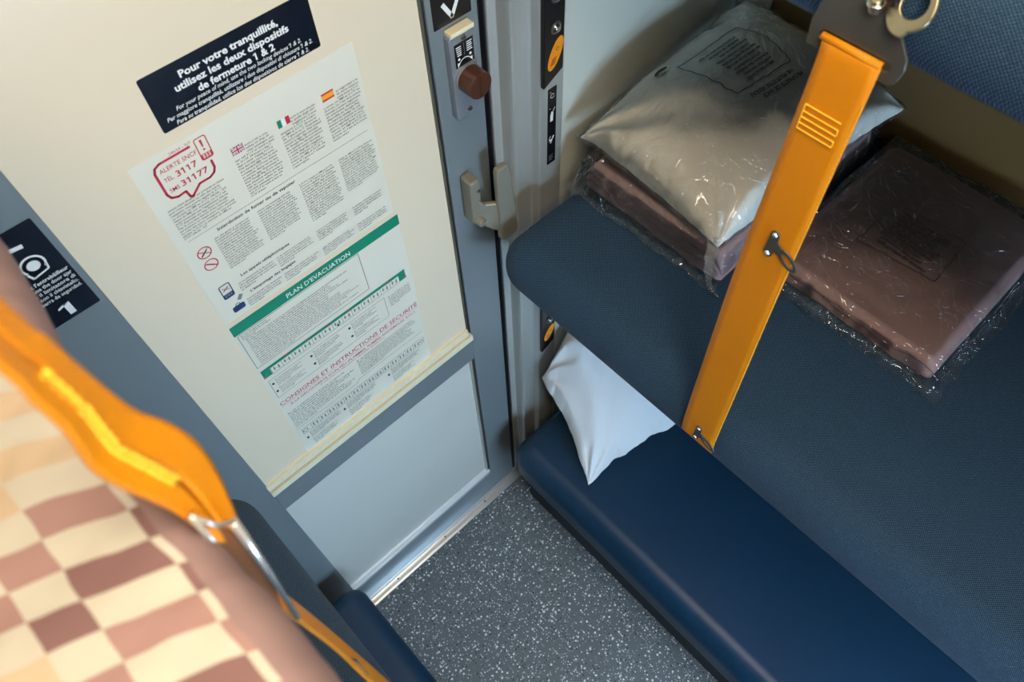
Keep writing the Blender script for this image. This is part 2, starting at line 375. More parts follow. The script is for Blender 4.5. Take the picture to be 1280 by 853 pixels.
# door sill with screws
b = MB()
prof = [(-.024, 0), (-.023, .003), (-.016, .0045), (-.012, .008), (-.004, .010), (-.002, .016), (.003, .019), (.012, .019), (.034, .022), (.034, 0)]
n = len(prof); xs = (-.16, .62)
b.add([(x, y, z) for x in xs for y, z in prof], [tuple(range(n)), tuple(range(2 * n - 1, n - 1, -1))] + [(i, i + n, (i + 1) % n + n, (i + 1) % n) for i in range(n)], M['thresh'])
sill = struct(b.build('trim_4', bevel=.0008))
for x in (.10, .28, .44):
    s = MB(); s.cyl((x, -.0105, .0085), (0, -.25, 1), .0030, .0012, M['steel'], 16); s.cyl((x, -.0105, .0096), (0, -.25, 1), .0014, .0003, M['seal'], 6); s.build('screw', sill)

# ------------------------------------------------------------------ door
door = bpy.data.objects.new('door_1', None); COL.objects.link(door); door['kind'] = 'structure'
DX0, DX1, PX0, PX1 = -.140, .567, -.013, .4755
b = MB()
b.box((DX0, 0, .022), (PX0, .030, 2.01), M['stile']); lab(b.build('stile', door, bevel=.0015), 'grey left door stile')
b = MB(); b.box((.4835, 0, .022), (DX1, .030, 2.01), M['stile']); lab(b.build('stile', door, bevel=.0015), 'grey right door stile with lock and latch')
b = MB(); b.box((PX0, 0, .812), (.4835, .030, .895), M['stile']); lab(b.build('rail', door, bevel=.001), 'grey middle rail')
b = MB(); b.box((PX0, 0, .022), (.4835, .030, .168), M['stile']); lab(b.build('rail', door, bevel=.001), 'grey bottom rail')
b = MB(); b.box((PX0, 0, 1.93), (.4835, .030, 2.01), M['stile']); b.build('rail', door, bevel=.001)
b = MB(); b.box((PX0, .004, .910), (PX1, .024, 1.93), M['cream']); lab(b.build('panel', door), 'large glossy cream upper panel')
b = MB(); b.box((PX0, .004, .168), (PX1, .024, .812), M['silver']); lab(b.build('panel', door), 'satin silver lower panel')
b = MB()
b.box((PX1, .002, .168), (.4795, .026, 1.93), M['gasket']); b.box((.4795, .004, .168), (.4835, .026, 1.93), M['seal'])
b.build('gasket', door)
b = MB()   # sloping cream ledge under the big panel: two strips and a dark joint
b.box((PX0 - .002, -.007, .897), (.4825, .010, .9145), M['lip']); b.box((PX0 - .002, -.0030, .9180), (PX1, .010, .936), M['lip'])
b.box((PX0 - .001, .0005, .9145), (PX1, .010, .9180), M['seal']); lab(b.build('glazing_bar', door, bevel=.0004), 'pale cream ledge')
b = MB(); b.box((PX0, -.006, .166), (PX1 + .003, .008, .181), M['lip_and_glint']); b.box((PX0, .001, .186), (PX1, .006, .1885), M['lip_and_glint']); b.box((PX0, .001, .194), (PX1, .006, .1955), M['lip_and_glint']); b.box((.4700, .0005, .181), (.4755, .006, .812), M['alu'])  # bottom lip; the two thin strips above it are painted highlight lines
b.build('glazing_bar', door, bevel=.001)
# lock plate with brown knob
lock = bpy.data.objects.new('lock_plate', None)
b = MB(); pts = rrect(.505, .549, 1.478, 1.6165, .006)
b.prism([(x, -.012, z) for x, z in pts], (0, .0125, 0), M['plate']); lk = lab(b.build('lock_plate', door, bevel=.0015), 'silver lock plate with black pictogram label')
b = MB(); b.box((.507, -.0150, 1.6160), (.547, -.0005, 1.6225), M['lip']); b.build('lock_cover', lk, bevel=.001)
b = MB(); rect(b, .512, .545, 1.566, 1.603, M['blackp'], -.0123)
for i in range(5):
    rect(b, .5145 + i * .0004, .5235, 1.5965 - i * .0032, 1.598 - i * .0032, M['white'], -.0125); rect(b, .533, .5425 - (i % 2) * .001, 1.5975 - i * .0032, 1.599 - i * .0032, M['white'], -.0125)
line(b, .5285, 1.600, .5285, 1.581, .0006, M['grayink'], -.0125)
ringxz(b, .5285, 1.5655, .0108, .0120, M['white'], -.0125, 35, 145, 14)
for cx, d in ((.5185, -1), (.5385, 1)):
    b.add([(cx + d * .003, -.0125, 1.5665), (cx - d * .002, -.0125, 1.5725), (cx + d * .003, -.0125, 1.5735)], [(0, 1, 2)], M['white'])
    ringxz(b, cx - d * 0, 1.5785, 0, .0020, M['white'], -.0125, 0, 360, 12)
b.build('pictogram', lk)
for z in (1.608, 1.489):
    s = MB(); s.cyl((.529, -.012, z), (0, -1, 0), .0042, .0022, M['steel'], 20, .0030); s.box((.5258, -.0146, z - .0005), (.5322, -.0140, z + .0005), M['seal']); s.build('screw', lk)
b = MB(); b.cyl((.529, -.012, 1.545), (0, -1, 0), .0215, .006, M['plate'], 40, .0200); b.build('collar', lk, bevel=.0008)
b = MB(); b.cyl((.529, -.017, 1.545), (0, -1, 0), .0205, .024, M['brown'], 56, .0198); b.box((.5283, -.0425, 1.5270), (.5297, -.0414, 1.563), M['brown']); kn = lab(b.build('knob', lk, bevel=.0018), 'brown round lock knob')
# latch handle
b = MB(); b.box((.503, -.028, 1.262), (.523, 0, 1.360), M['handle']); hb = lab(b.build('latch', door, bevel=.0045, seg=4), 'grey cast latch with blade handle')
b = MB(); b.prism([(.512, -.016, 1.322), (.526, -.020, 1.300), (.5500, -.038, 1.300), (.5500, -.038, 1.226), (.532, -.026, 1.238), (.514, -.016, 1.258)], (0, -.014, 0), M['handle']); b.build('latch_arm', hb, bevel=.004, seg=4)
b = MB(); b.prism([(.539, -.052, 1.372), (.542, -.052, 1.381), (.562, -.052, 1.381), (.566, -.052, 1.374), (.580, -.052, 1.222), (.577, -.052, 1.208), (.546, -.052, 1.206), (.541, -.052, 1.214)], (0, .013, 0), M['handle'])
b.build('handle_blade', hb, bevel=.0038, seg=4)
b = MB(); b.cyl((.513, -.026, 1.270), (0, -1, 0), .0088, .014, M['handle'], 28, .0078); b.build('latch_button', hb, bevel=.0012)
b = MB(); b.cyl((.518, -.0265, 1.336), (0, -1, 0), .0030, .0015, M['chrome'], 16); b.build('screw', hb)

# round peephole-like lens housing half seen at the left frame edge
t_ = thing('door_limiter_socket', 'round silver and cream socket on the left door stile at the photo edge', 'door fitting', (-.062, 0, 1.705))
b = MB(); b.cyl((-.062, 0, 1.705), (0, -1, 0), .019, .010, M['steel'], 40, .016); b.build('socket_ring', t_, bevel=.0015)
b = MB(); b.cyl((-.062, -.010, 1.705), (0, -1, 0), .0115, .006, M['lip'], 32, .009); b.build('socket_cap', t_, bevel=.0015)

# ------------------------------------------------------------------ stickers and posters
YP = .0036      # just proud of the cream panel face (y = .004)
def sticker(name, label, x0, x1, z0, z1, r, m, y, cat='sticker', th=.0004):
    t = thing(name, label, cat, ((x0 + x1) / 2, y, (z0 + z1) / 2))
    b = MB(); b.prism([(x, y, z) for x, z in rrect(x0, x1, z0, z1, r)], (0, th, 0), m); b.build('backing', t)
    return t
t1 = sticker('locking_notice', 'wide black sticker with white text about two locking devices, above the white poster', .134, .336, 1.690, 1.758, .0025, M['dark'], YP)
b = MB(); y = YP - .0003
put_text(b, 'Pour votre tranquillité,', .175, .294, 1.7390, .0118, M['white'], y, .030)
put_text(b, 'utilisez les deux dispositifs', .165, .304, 1.7268, .0118, M['white'], y, .030)
put_text(b, 'de fermeture 1 & 2', .187, .282, 1.7148, .0118, M['white'], y, .030)
put_text(b, 'For your peace of mind, use the two locking devices 1 & 2.', .157, .314, 1.7075, .0072, M['white'], y, .008, .25)
put_text(b, 'Per maggiore tranquillità, utilizzare i due dispositivi di chiusura 1 & 2.', .143, .327, 1.7000, .0072, M['white'], y, .008, .25)
put_text(b, 'Para su tranquilidad, utilice los dos dispositivos de cierre 1 & 2.', .151, .320, 1.6925, .0072, M['white'], y, .008, .25)
b.build('printed_text', t1)
# number 1 sticker on the left stile
YS = -.0005
t1 = sticker('door_limiter_notice', 'black sticker marked 1 on the left door stile, half hidden by the duvet', -.104, -.0205, 1.543, 1.686, .002, M['dark'], YS)
b = MB(); y = YS - .0003
ringxz(b, -.0480, 1.6340, .0108, .0132, M['white'], y, -40, 215, 30); ringxz(b, -.0480, 1.6335, 0, .0068, M['white'], y, 0, 360, 24)
line(b, -.0588, 1.6262, -.0560, 1.6180, .0024, M['white'], y); line(b, -.0560, 1.6182, -.0380, 1.6215, .0020, M['white'], y); line(b, -.0382, 1.6215, -.0370, 1.628, .0022, M['white'], y)
line(b, -.060, 1.6640, -.0430, 1.6615, .0052, M['white'], y)
line(b, -.074, 1.645, -.066, 1.632, .0024, M['white'], y); line(b, -.066, 1.632, -.0645, 1.638, .0022, M['white'], y)
for i, (s_, x0) in enumerate((("Utilisez l'entrebâilleur", -.083), ('Please use the door ajar', -.083), ('Usare il limitatore di', -.083), ('apertura con il chiavistello.', -.090), ('Utilice la barra de seguridad.', -.092))):
    put_text(b, s_, x0, -.0235, 1.6075 - i * .0072, .0072, M['white'], y, .016 if i < 1 else .006)
put_text(b, '1', -.0605, -.0465, 1.5500, .0250, M['white'], y, .035)
b.build('printed_text', t1)
# tick sticker at the top of the right stile
t1 = sticker('latch_notice', 'black sticker with a white arrow tick above the silver lock plate', .4920, .5560, 1.6280, 1.770, .002, M['blackp'], YS)
b = MB(); line(b, .5095, 1.6590, .5240, 1.6350, .0060, M['white'], y); line(b, .5225, 1.6350, .5365, 1.6600, .0060, M['white'], y); line(b, .5180, 1.668, .5240, 1.670, .005, M['white'], y)
b.build('printed_arrow', t1)

# upper poster sheet -------------------------------------------------
EN = ("If you witness any situation which poses a risk to your safety or that of other passengers, you can call 3117 or send a text to 31177, 24 hours a day 7 days a week. "
      "Calling 3117 is free and text costs the price of a standard SMS. You can send a message to 31177 even without an account. Alerts can be sent using the app. Download it from Google Play").split()
IT = ("Se si presenta una situazione che puo mettere a rischio la vostra sicurezza o quella degli altri viaggiatori, si puo chiamare il 3117 o inviare un SMS al 31177, 24 ore su 24, 7 giorni su 7. "
      "Chiamata e numero registrati. Dati trattati secondo la legge. App scaricabile da Google Play").split()
ES = ("Si usted es testigo de una situacion que presente un riesgo para su seguridad o la de otros viajeros, puede llamar al 3117, o enviar un SMS al 31177 las 24 horas, los 7 dias de la semana. "
      "Llamada y numero registrados sin sobrecoste. Aplicacion disponible en Google Play").split()
FR = ("Si vous êtes témoin d'une situation qui présente un risque pour votre sécurité ou celle des autres voyageurs, vous pouvez appeler le 3117, ou envoyer un SMS au 31177, 24h/24 - 7j/7. "
      "Appel et SMS non surtaxés. Le 3117 est aussi accessible par l'application Alerte 3117 disponible sur App Store et Google Play").split()
FU = ("Fumer ou vapoter est interdit à bord de tous les trains et dans les espaces clos des gares, y compris sur les plateformes. Toute personne ne respectant pas cette interdiction "
      "s'expose à une amende forfaitaire. Les détecteurs de fumée sont installés dans les toilettes et dans les compartiments de la voiture").split()
SM = ("Smoking and vaping are prohibited on board all trains and in enclosed areas of stations including vestibules. Any person not complying with this rule is liable to a fine. "
      "Smoke detectors are installed in toilets and in the compartments of the coach for your safety during the trip").split()
PH = "Pour le confort de tous merci de téléphoner sur les plateformes et de mettre votre appareil en mode silencieux".split()
BG = "Tous vos bagages doivent porter une étiquette avec votre nom et votre prénom bien lisibles pendant le voyage".split()
def block(mb, words, x0, x1, ztop, zbot, nl, m, y, size, first_indent=0.0, ragged=.12, seed=0, start=0):
    rnd = random.Random(seed); pitch = (ztop - zbot) / nl; k = start
    for i in range(nl):
        xa = x0 + (first_indent if i < 3 and first_indent else 0)
        wd = (x1 - xa) * (1 - rnd.random() * ragged) * (.45 if i == nl - 1 else 1)
        cap = max(4, int(wd / (size * .45))); s_ = ''
        while len(s_) < cap:
            s_ += (' ' if s_ else '') + words[k % len(words)]; k += 1
        put_text(mb, s_, xa, xa + wd, ztop - (i + .85) * pitch, size, m, y, .006)
P1 = sticker('safety_poster', 'white poster with red speech bubble, small flags and columns of text', .0815, .3765, 1.3755, 1.6740, .002, M['paper'], YP, 'poster')
y = YP - .0003
b = MB()
for ws, x0, x1, zt, zb, nl, ind, sd in ((FR, .0945, .1700, 1.6010, 1.5480, 12, 0, 1), (EN, .1895, .2440, 1.6270, 1.5500, 17, .018, 2), (IT, .2530, .3080, 1.6270, 1.5530, 16, .018, 3), (ES, .3160, .3720, 1.6270, 1.5560, 15, .022, 4),
                                        (FU, .1250, .1800, 1.5270, 1.4640, 15, 0, 5), (SM, .1880, .2430, 1.5270, 1.4680, 14, 0, 6), (IT, .2520, .3070, 1.5270, 1.4530, 17, 0, 7), (ES, .3150, .3720, 1.5270, 1.4640, 15, 0, 8),
                                        (PH, .1230, .1820, 1.4350, 1.4160, 4, 0, 9), (PH, .1850, .2440, 1.4350, 1.4130, 5, 0, 10), (IT, .2510, .3060, 1.4350, 1.4130, 5, 0, 11), (ES, .3140, .3680, 1.4350, 1.4150, 4, 0, 12),
                                        (BG, .1230, .1820, 1.3985, 1.3795, 4, 0, 13), (BG, .1850, .2440, 1.3985, 1.3800, 4, 0, 14), (IT, .2510, .3060, 1.3985, 1.3790, 5, 0, 15), (ES, .3140, .3680, 1.3985, 1.3800, 4, 0, 16)):
    block(b, ws, x0, x1, zt, zb, nl, M['ink'], y, (zt - zb) / nl * .92, ind, .14, sd, sd * 3)
put_text(b, 'Interdiction de fumer ou de vapoter', .1340, .2490, 1.5330, .0072, M['ink'], y, .02)
put_text(b, 'Les appels téléphoniques', .1320, .2090, 1.4415, .0070, M['ink'], y, .02)
put_text(b, "L'étiquetage des bagages", .1330, .2070, 1.4045, .0070, M['ink'], y, .02)
x = .097
while x < .367: rect(b, x, x + .0011, 1.5429, 1.5438, M['ink'], y); x += .0021
b.build('printed_text', P1)
b = MB()   # speech bubble
th = .0030
pts = [(.150, 1.6610), (.1130, 1.6610), (.1065, 1.6580), (.1040, 1.6520), (.1040, 1.6200), (.1070, 1.6130), (.1140, 1.6100), (.1240, 1.6110), (.1260, 1.6010), (.1290, 1.6000), (.1420, 1.6105), (.1560, 1.6105), (.1625, 1.6140), (.1655, 1.6200), (.1655, 1.6300)]
for i in range(len(pts) - 1): line(b, *pts[i], *pts[i + 1], th, M['red'], y)
for p in pts: ringxz(b, p[0], p[1], 0, th / 2, M['red'], y, 0, 360, 12)
oo = rrect(.1565, .1715, 1.6350, 1.6660, .003); ii = rrect(.1577, .1703, 1.6362, 1.6648, .002)
b.ring([(x, y, z) for x, z in oo], [(x, y, z) for x, z in ii], (0, .0001, 0), M['red'])
rect(b, .1577, .1703, 1.6362, 1.6435, M['red'], y)
for i in range(3):
    for j in range(3): rect(b, .1592 + i * .0036, .1616 + i * .0036, 1.6372 + j * .0021, 1.6385 + j * .0021, M['paper'], y - .0001)
b.add([(.1625, y, 1.6620), (.1655, y, 1.6620), (.1648, y, 1.6520), (.1632, y, 1.6520)], [(0, 1, 2, 3)], M['red']); ringxz(b, .1640, 1.6485, 0, .0014, M['red'], y, 0, 360, 12)
put_text(b, '24h/24 - 7j/7', .1270, .1540, 1.6640, .0050, M['red'], y, .0)
put_text(b, 'ALERTE SNCF', .1090, .1550, 1.6480, .0085, M['red'], y, .006)
put_text(b, 'TÉL.', .1090, .1210, 1.6350, .0080, M['red'], y, .004); put_text(b, '3117', .1240, .1500, 1.6340, .0118, M['red'], y, .012)
put_text(b, 'SMS', .1090, .1210, 1.6195, .0080, M['red'], y, .004); put_text(b, '31177', .1240, .1580, 1.6190, .0118, M['red'], y, .012)
b.build('alert_bubble', P1)
b = MB()   # union flag
x0, x1, z0, z1 = .1900, .2060, 1.6190, 1.6300
rect(b, x0, x1, z0, z1, M['navy'], y)
for wd, m_, d in ((.0028, 'white', .0001), (.0011, 'red', .0002)):
    line(b, x0 + .001, z0 + .0007, x1 - .001, z1 - .0007, wd, M[m_], y - d); line(b, x0 + .001, z1 - .0007, x1 - .001, z0 + .0007, wd, M[m_], y - d - .00003)
line(b, x0, (z0 + z1) / 2, x1, (z0 + z1) / 2, .0034, M['white'], y - .0003); line(b, (x0 + x1) / 2, z0, (x0 + x1) / 2, z1, .0034, M['white'], y - .00031)
line(b, x0, (z0 + z1) / 2, x1, (z0 + z1) / 2, .0020, M['red'], y - .00034); line(b, (x0 + x1) / 2, z0, (x0 + x1) / 2, z1, .0020, M['red'], y - .00035)
b.build('flag', P1)
b = MB(); x0, x1, z0, z1 = .2535, .2705, 1.6190, 1.6300
rect(b, x0, x0 + .0057, z0, z1, M['green'], y); rect(b, x0 + .0057, x1 - .0057, z0, z1, M['white'], y); rect(b, x1 - .0057, x1, z0, z1, M['red'], y); b.build('flag', P1)
b = MB(); x0, x1, z0, z1 = .3175, .3350, 1.6190, 1.6305
rect(b, x0, x1, z0, z0 + .0024, M['red'], y); rect(b, x0, x1, z0 + .0024, z1 - .0024, M['yellow'], y); rect(b, x0, x1, z1 - .0024, z1, M['red'], y); b.build('flag', P1)
for cz, fl in ((1.5140, 1), (1.4905, -1)):
    b = MB(); ringxz(b, .1065, cz, .0082, .0097, M['red'], y, 0, 360, 32); line(b, .0998, cz + .0048, .1132, cz - .0048, .0013, M['red'], y - .0001)
    line(b, .1010, cz - .0045 * fl, .1105, cz + .0030 * fl, .0020, M['ink'], y); line(b, .1105, cz + .003 * fl, .1125, cz + .0065 * fl, .0008, M['ink'], y)
    b.build('no_smoking_symbol', P1)
b = MB(); oo = rrect(.0975, .1140, 1.4190, 1.4470, .003); ii = rrect(.0990, .1125, 1.4205, 1.4455, .002)
b.ring([(x, y, z) for x, z in oo], [(x, y, z) for x, z in ii], (0, .0001, 0), M['navy']); rect(b, .099, .1125, 1.4205, 1.4285, M['navy'], y)
for i in range(3): rect(b, .1003 + i * .0040, .1028 + i * .0040, 1.4225, 1.4265, M['grayink'], y - .0001)
line(b, .1015, 1.4350, .1100, 1.4400, .0016, M['ink'], y); line(b, .1010, 1.4410, .1110, 1.4340, .0010, M['red'], y - .0001); b.build('phone_symbol', P1)
b = MB(); b.prism([(x, y, z) for x, z in rrect(.1000, .1185, 1.3860, 1.3975, .003)], (0, .0001, 0), M['navy']); ringxz(b, .1092, 1.3975, .0028, .0040, M['navy'], y, 0, 180, 12)
line(b, .1140, 1.4050, .1200, 1.4130, .0060, M['grayink'], y); b.build('luggage_symbol', P1)

# lower poster sheet --------------------------------------------------
P2 = sticker('evacuation_poster', 'white poster headed by a green evacuation plan band, below the bubble poster', .0815, .3815, .9385, 1.3650, .0008, M['paper'], YP, 'poster')
b = MB(); rect(b, .0815, .3815, 1.3425, 1.3650, M['green'], y); put_text(b, "PLAN D'EVACUATION", .1740, .2880, 1.3480, .0135, M['white'], y - .0002, .008); lab(b.build('title_band', P2), 'green title band')
b = MB(); ev = ("En cas d'urgence ouvrir la porte et suivre les consignes du personnel de bord. Emergency exit through windows marked with a label. Using the hammer break the glass and leave the coach away from the tracks. "
               "In caso di emergenza rompere il vetro. En caso de emergencia rompa el cristal con el martillo").split()
def frame(mb, x0, x1, z0, z1, wd=.0008, m=None):
    m = m or M['ink']
    for a in ((x0, z0, x1, z0), (x0, z1, x1, z1), (x0, z0, x0, z1), (x1, z0, x1, z1)): line(mb, *a, wd, m, y)
frame(b, .0855, .3000, 1.2490, 1.3400)
block(b, ev, .0900, .1500, 1.3380, 1.3250, 3, M['ink'], y, .0042, 0, .3, 20); block(b, ev, .0940, .2850, 1.3250, 1.2520, 15, M['ink'], y, .0043, 0, .35, 21)
# coach plan
b.add([(.0860, y, 1.2140), (.1010, y, 1.2140), (.1010, y, 1.2300), (.3560, y, 1.2300), (.3560, y, 1.2140), (.3700, y, 1.2140), (.3700, y, 1.2370), (.0860, y, 1.2370)], [(0, 1, 2, 7), (2, 3, 6, 7), (3, 4, 5, 6)], M['green'])
line(b, .101, 1.2135, .356, 1.2135, .0007, M['ink'], y)
for i in range(13):
    x = .102 + i * .0196; line(b, x, 1.2135, x, 1.2300, .0006, M['ink'], y)
    rect(b, x + .004, x + .0065, 1.219, 1.2275, M['grayink'], y); rect(b, x + .012, x + .0145, 1.217, 1.2265, M['grayink'], y); line(b, x + .004, 1.223, x + .0145, 1.2215, .0005, M['ink'], y)
for x in (.0875, .3690, .2290): rect(b, x - .002, x + .002, 1.2150, 1.2200, M['pinkink'] if x < .1 or x > .3 else M['ink'], y - .0002)
for x in (.13, .17, .21, .25, .29, .33): rect(b, x, x + .006, 1.2345, 1.2375, M['pinkink'], y - .0002)
frame(b, .0890, .3200, 1.1480, 1.2030, .0006)
for x0 in (.0990, .1730, .2500):
    for zt in (1.199, 1.175):
        rect(b, x0 - .0075, x0 - .0035, zt - .0120, zt - .0065, M['ink'], y); block(b, ev, x0, x0 + .055, zt, zt - .021, 4, M['ink'], y, .0045, 0, .3, int(x0 * 999))
block(b, ev, .3280, .3740, 1.1990, 1.1680, 6, M['ink'], y, .0046, 0, .05, 33)
b.build('evacuation_plan', P2)
b = MB()
put_text(b, 'CONSIGNES ET INSTRUCTIONS DE SÉCURITÉ', .0850, .3780, 1.1220, .0150, M['pinkink'], y, .012)
line(b, .0850, 1.1185, .3780, 1.1185, .0008, M['pinkink'], y)
put_text(b, "À LA DÉCOUVERTE D'UN FEU (FLAMMES, FUMÉES ANORMALES, ETC.)", .1000, .3700, 1.1065, .0095, M['pinkink'], y, .010)
put_text(b, 'IN THE EVENT OF FIRE (FLAMES, ABNORMAL SMOKE, ETC.)', .1600, .3000, 1.1000, .0052, M['pinkink'], y, .0)
lab(b.build('safety_heading', P2), 'faded red capital heading')
b = MB()
block(b, ev, .0880, .2250, 1.0930, 1.0350, 9, M['ink'], y, .0058, 0, .3, 40); block(b, ev, .2350, .3700, 1.0950, 1.0450, 9, M['ink'], y, .0052, 0, .2, 41)
line(b, .0870, 1.0290, .2200, 1.0290, .0006, M['ink'], y); line(b, .2200, 1.0290, .2260, 1.0380, .0006, M['ink'], y); line(b, .2260, 1.0380, .3760, 1.0380, .0006, M['ink'], y)
frame(b, .0930, .3740, 1.0000, 1.0180, .0007)
for i in range(14):
    x = .112 + i * .0182; line(b, x, 1.000, x, 1.018, .0006, M['ink'], y); rect(b, x + .0035, x + .006, 1.0035, 1.015, M['grayink'], y); rect(b, x + .0110, x + .0135, 1.003, 1.013, M['grayink'], y)
    line(b, x + .0035, 1.009, x + .0135, 1.008, .0005, M['ink'], y)
ringxz(b, .0990, 1.0090, .0040, .0052, M['ink'], y, 0, 360, 20); ringxz(b, .3680, 1.0090, .0030, .0042, M['ink'], y, 0, 360, 20)
for x0, sd in ((.0970, 50), (.1800, 51), (.2850, 52)):
    block(b, ev, x0 + .006, x0 + .075, .9960, .9740, 5, M['ink'], y, .0045, 0, .15, sd); block(b, ev, x0 + .006, x0 + .060, .9700, .9460, 5, M['ink'], y, .0045, 0, .2, sd + 7); rect(b, x0 - .003, x0 + .001, .9780, .9850, M['ink'], y)
b.build('fire_instructions', P2)

# ------------------------------------------------------------------ reading-light panels and pictogram strip on the door post
YJ = -.0335
def light_panel(label, zb, zt, ob, lens):
    t = thing('light_switch_panel', label, 'switch', (.671, YJ, zb), 'black reading light panels on the door post')
    b = MB(); b.prism([(.6500, YJ, zb), (.6900, YJ, zb + .020), (.6905, YJ, zt), (.6495, YJ, zt)], (0, -.008, 0), M['blackp']); b.build('faceplate', t, bevel=.0012)
    b = MB(); yy = YJ - .0082
    def ell(a, c, hh, m_, y0):
        pts = [(.6725 + a * math.cos(u) + .38 * c * math.sin(u), y0, ob + c * math.sin(u)) for u in [2 * math.pi * k / 40 for k in range(40)]]
        b.prism(pts, (0, -hh, 0), m_)
    ell(.0122, .0255, .0016, M['orangeb'], yy + .0004); bt = b.build('button', t, bevel=.0006)
    lab(bt, 'glowing orange oval button')
    b = MB()
    yy2 = yy - .0015
    ringxz(b, .6750, ob + .008, .0022, .0031, M['ink'], yy2, 0, 360, 20); b.prism([(.661, yy2 + .0005, ob - .017), (.670, yy2 + .0005, ob - .016), (.6735, yy2 + .0005, ob - .004), (.6655, yy2 + .0005, ob - .006)], (0, -.0006, 0), M['orangedk']); b.build('button_mark', bt)
    for z in lens:
        b = MB(); b.cyl((.6725, YJ - .007, z), (0, -1, 0), .0105, .003, M['steel'], 32, .0095); b.cyl((.6725, YJ - .010, z), (0, -1, 0), .0080, .004, M['chrome'], 32, .0045); b.build('lens', t, bevel=.0008)
    return t
light_panel('black panel with orange oval button beside the upper part of the door post', 1.466, 1.70, 1.520, (1.563, 1.612))
light_panel('black panel with orange oval button below the middle berth, behind the lower pillow', .690, .930, .758, (.81, .86))
t1 = sticker('pictogram_strip', 'narrow black sticker with white pictograms under the upper black panel', .6660, .6850, 1.292, 1.452, .001, M['blackp'], YJ - .0005)
yy = YJ - .0008
b = MB(); ringxz(b, .6755, 1.4360, .0032, .0044, M['white'], yy, 20, 340, 18); line(b, .6700, 1.4440, .6730, 1.4440, .0010, M['white'], yy); b.build('pictogram', t1)
b = MB(); b.add([(.6715, yy, 1.3850), (.6775, yy, 1.3850), (.6785, yy, 1.4020), (.6740, yy, 1.4060), (.6715, yy, 1.3980)], [(0, 1, 2, 3, 4)], M['white']); line(b, .6775, 1.4035, .6815, 1.4110, .0014, M['white'], yy); line(b, .6690, 1.4130, .6720, 1.4120, .0010, M['white'], yy); b.build('pictogram', t1)
b = MB(); rect(b, .6700, .6765, 1.3430, 1.3470, M['white'], yy); line(b, .6730, 1.3380, .6800, 1.3520, .0026, M['white'], yy); line(b, .6690, 1.3480, .6735, 1.3540, .0014, M['white'], yy); b.build('pictogram', t1)
b = MB()
for i in range(4): rect(b, .6695, .6800 - (i % 2) * .002, 1.3100 - i * .0035, 1.3110 - i * .0035, M['grayink'], yy)
b.build('small_print', t1)

# ------------------------------------------------------------------ berths
def cushion(name, x0, x1, y0, y1, z0, z1, r, m, parent, seg=10, sag=.0):
    """upholstered slab: rounded on all edges, drawn in profile and swept"""
    me = bpy.data.meshes.new(name); bm = bmesh.new(); bmesh.ops.create_cube(bm, size=1)
    for v in bm.verts: v.co = Vector((x0 + (v.co.x + .5) * (x1 - x0), y0 + (v.co.y + .5) * (y1 - y0), z0 + (v.co.z + .5) * (z1 - z0)))
    bmesh.ops.bevel(bm, geom=list(bm.edges), offset=r, segments=seg, profile=.5, affect='EDGES', clamp_overlap=True)
    for f in bm.faces: f.smooth = True
    bm.to_mesh(me); bm.free(); me.materials.append(m)
    o = bpy.data.objects.new(name, me); COL.objects.link(o); o.parent = parent; o.matrix_parent_inverse = parent.matrix_world.inverted()
    wn = o.modifiers.new('wn', 'WEIGHTED_NORMAL')
    return o
def berth(label, side, xf, z0, z1, yend, m, r, base=None, depth=None):
    xb = XR - .001 if side > 0 else XL + .001
    t = thing('couchette_berth', label, 'berth', ((xf + xb) / 2, -1.05, z0 - .02), 'couchette berths')
    a, c = (xf, xb) if side > 0 else (xb, xf)
    cushion('cushion', a, c, YB + .03, yend, z0, z1, r, m, t)
    # piped seam along the end and the front of the cushion
    b = MB(); i_ = r * .30
    xe = xf + side * (r * .32); ye = yend - r * .30
    pts = [(xb - side * .08, ye + .0005, z1 - i_ + .0008), (xf + side * r * 1.5, ye + .0005, z1 - i_ + .0008)]
    b.tube([(xb - side * .08, yend - r * .29, z1 - r * .29), (xf + side * r * 1.3, yend - r * .29, z1 - r * .29)], .0016, m, 6)
    b.build('piping', t, smooth=True)
    b = MB(); d = .035 if base is None else 0
    if base is None:
        b.box((min(xf + side * .05, xb), YB + .02, z0 - .012), (max(xf + side * .05, xb), yend - .03, z0 + .012), M['cshell']); b.build('berth_shell', t, bevel=.004)
    else:
        b.box((min(xf + side * .06, xb), YB + .02, 0), (max(xf + side * .06, xb), yend - .015, z0 + .012), M['kick']); b.build('plinth', t, bevel=.003)
    return t
berth('lower blue berth on the right carrying the small tilted white pillow', 1, .498, .270, .425, -.072, M['smooth'], .055, base=1)
berth('middle blue woven berth on the right carrying bagged pillow and mauve blankets', 1, .500, 1.145, 1.262, -.070, M['weaveR'], .056)
berth('upper blue woven berth at the top right corner above the orange strap', 1, .515, 1.849, 1.969, -.070, M['weaveR'], .056)
berth('lower smooth blue berth end at the bottom centre beside the door sill', -1, .004, .270, .425, -.066, M['smooth'], .040, base=1)
berth('middle navy woven berth on the left beneath the duvet and orange strap', -1, -.042, 1.085, 1.205, -.090, M['weaveL'], .050)
berth('upper berth on the left under the checked duvet', -1, -.046, 1.815, 1.935, -.090, M['weaveL'], .050)

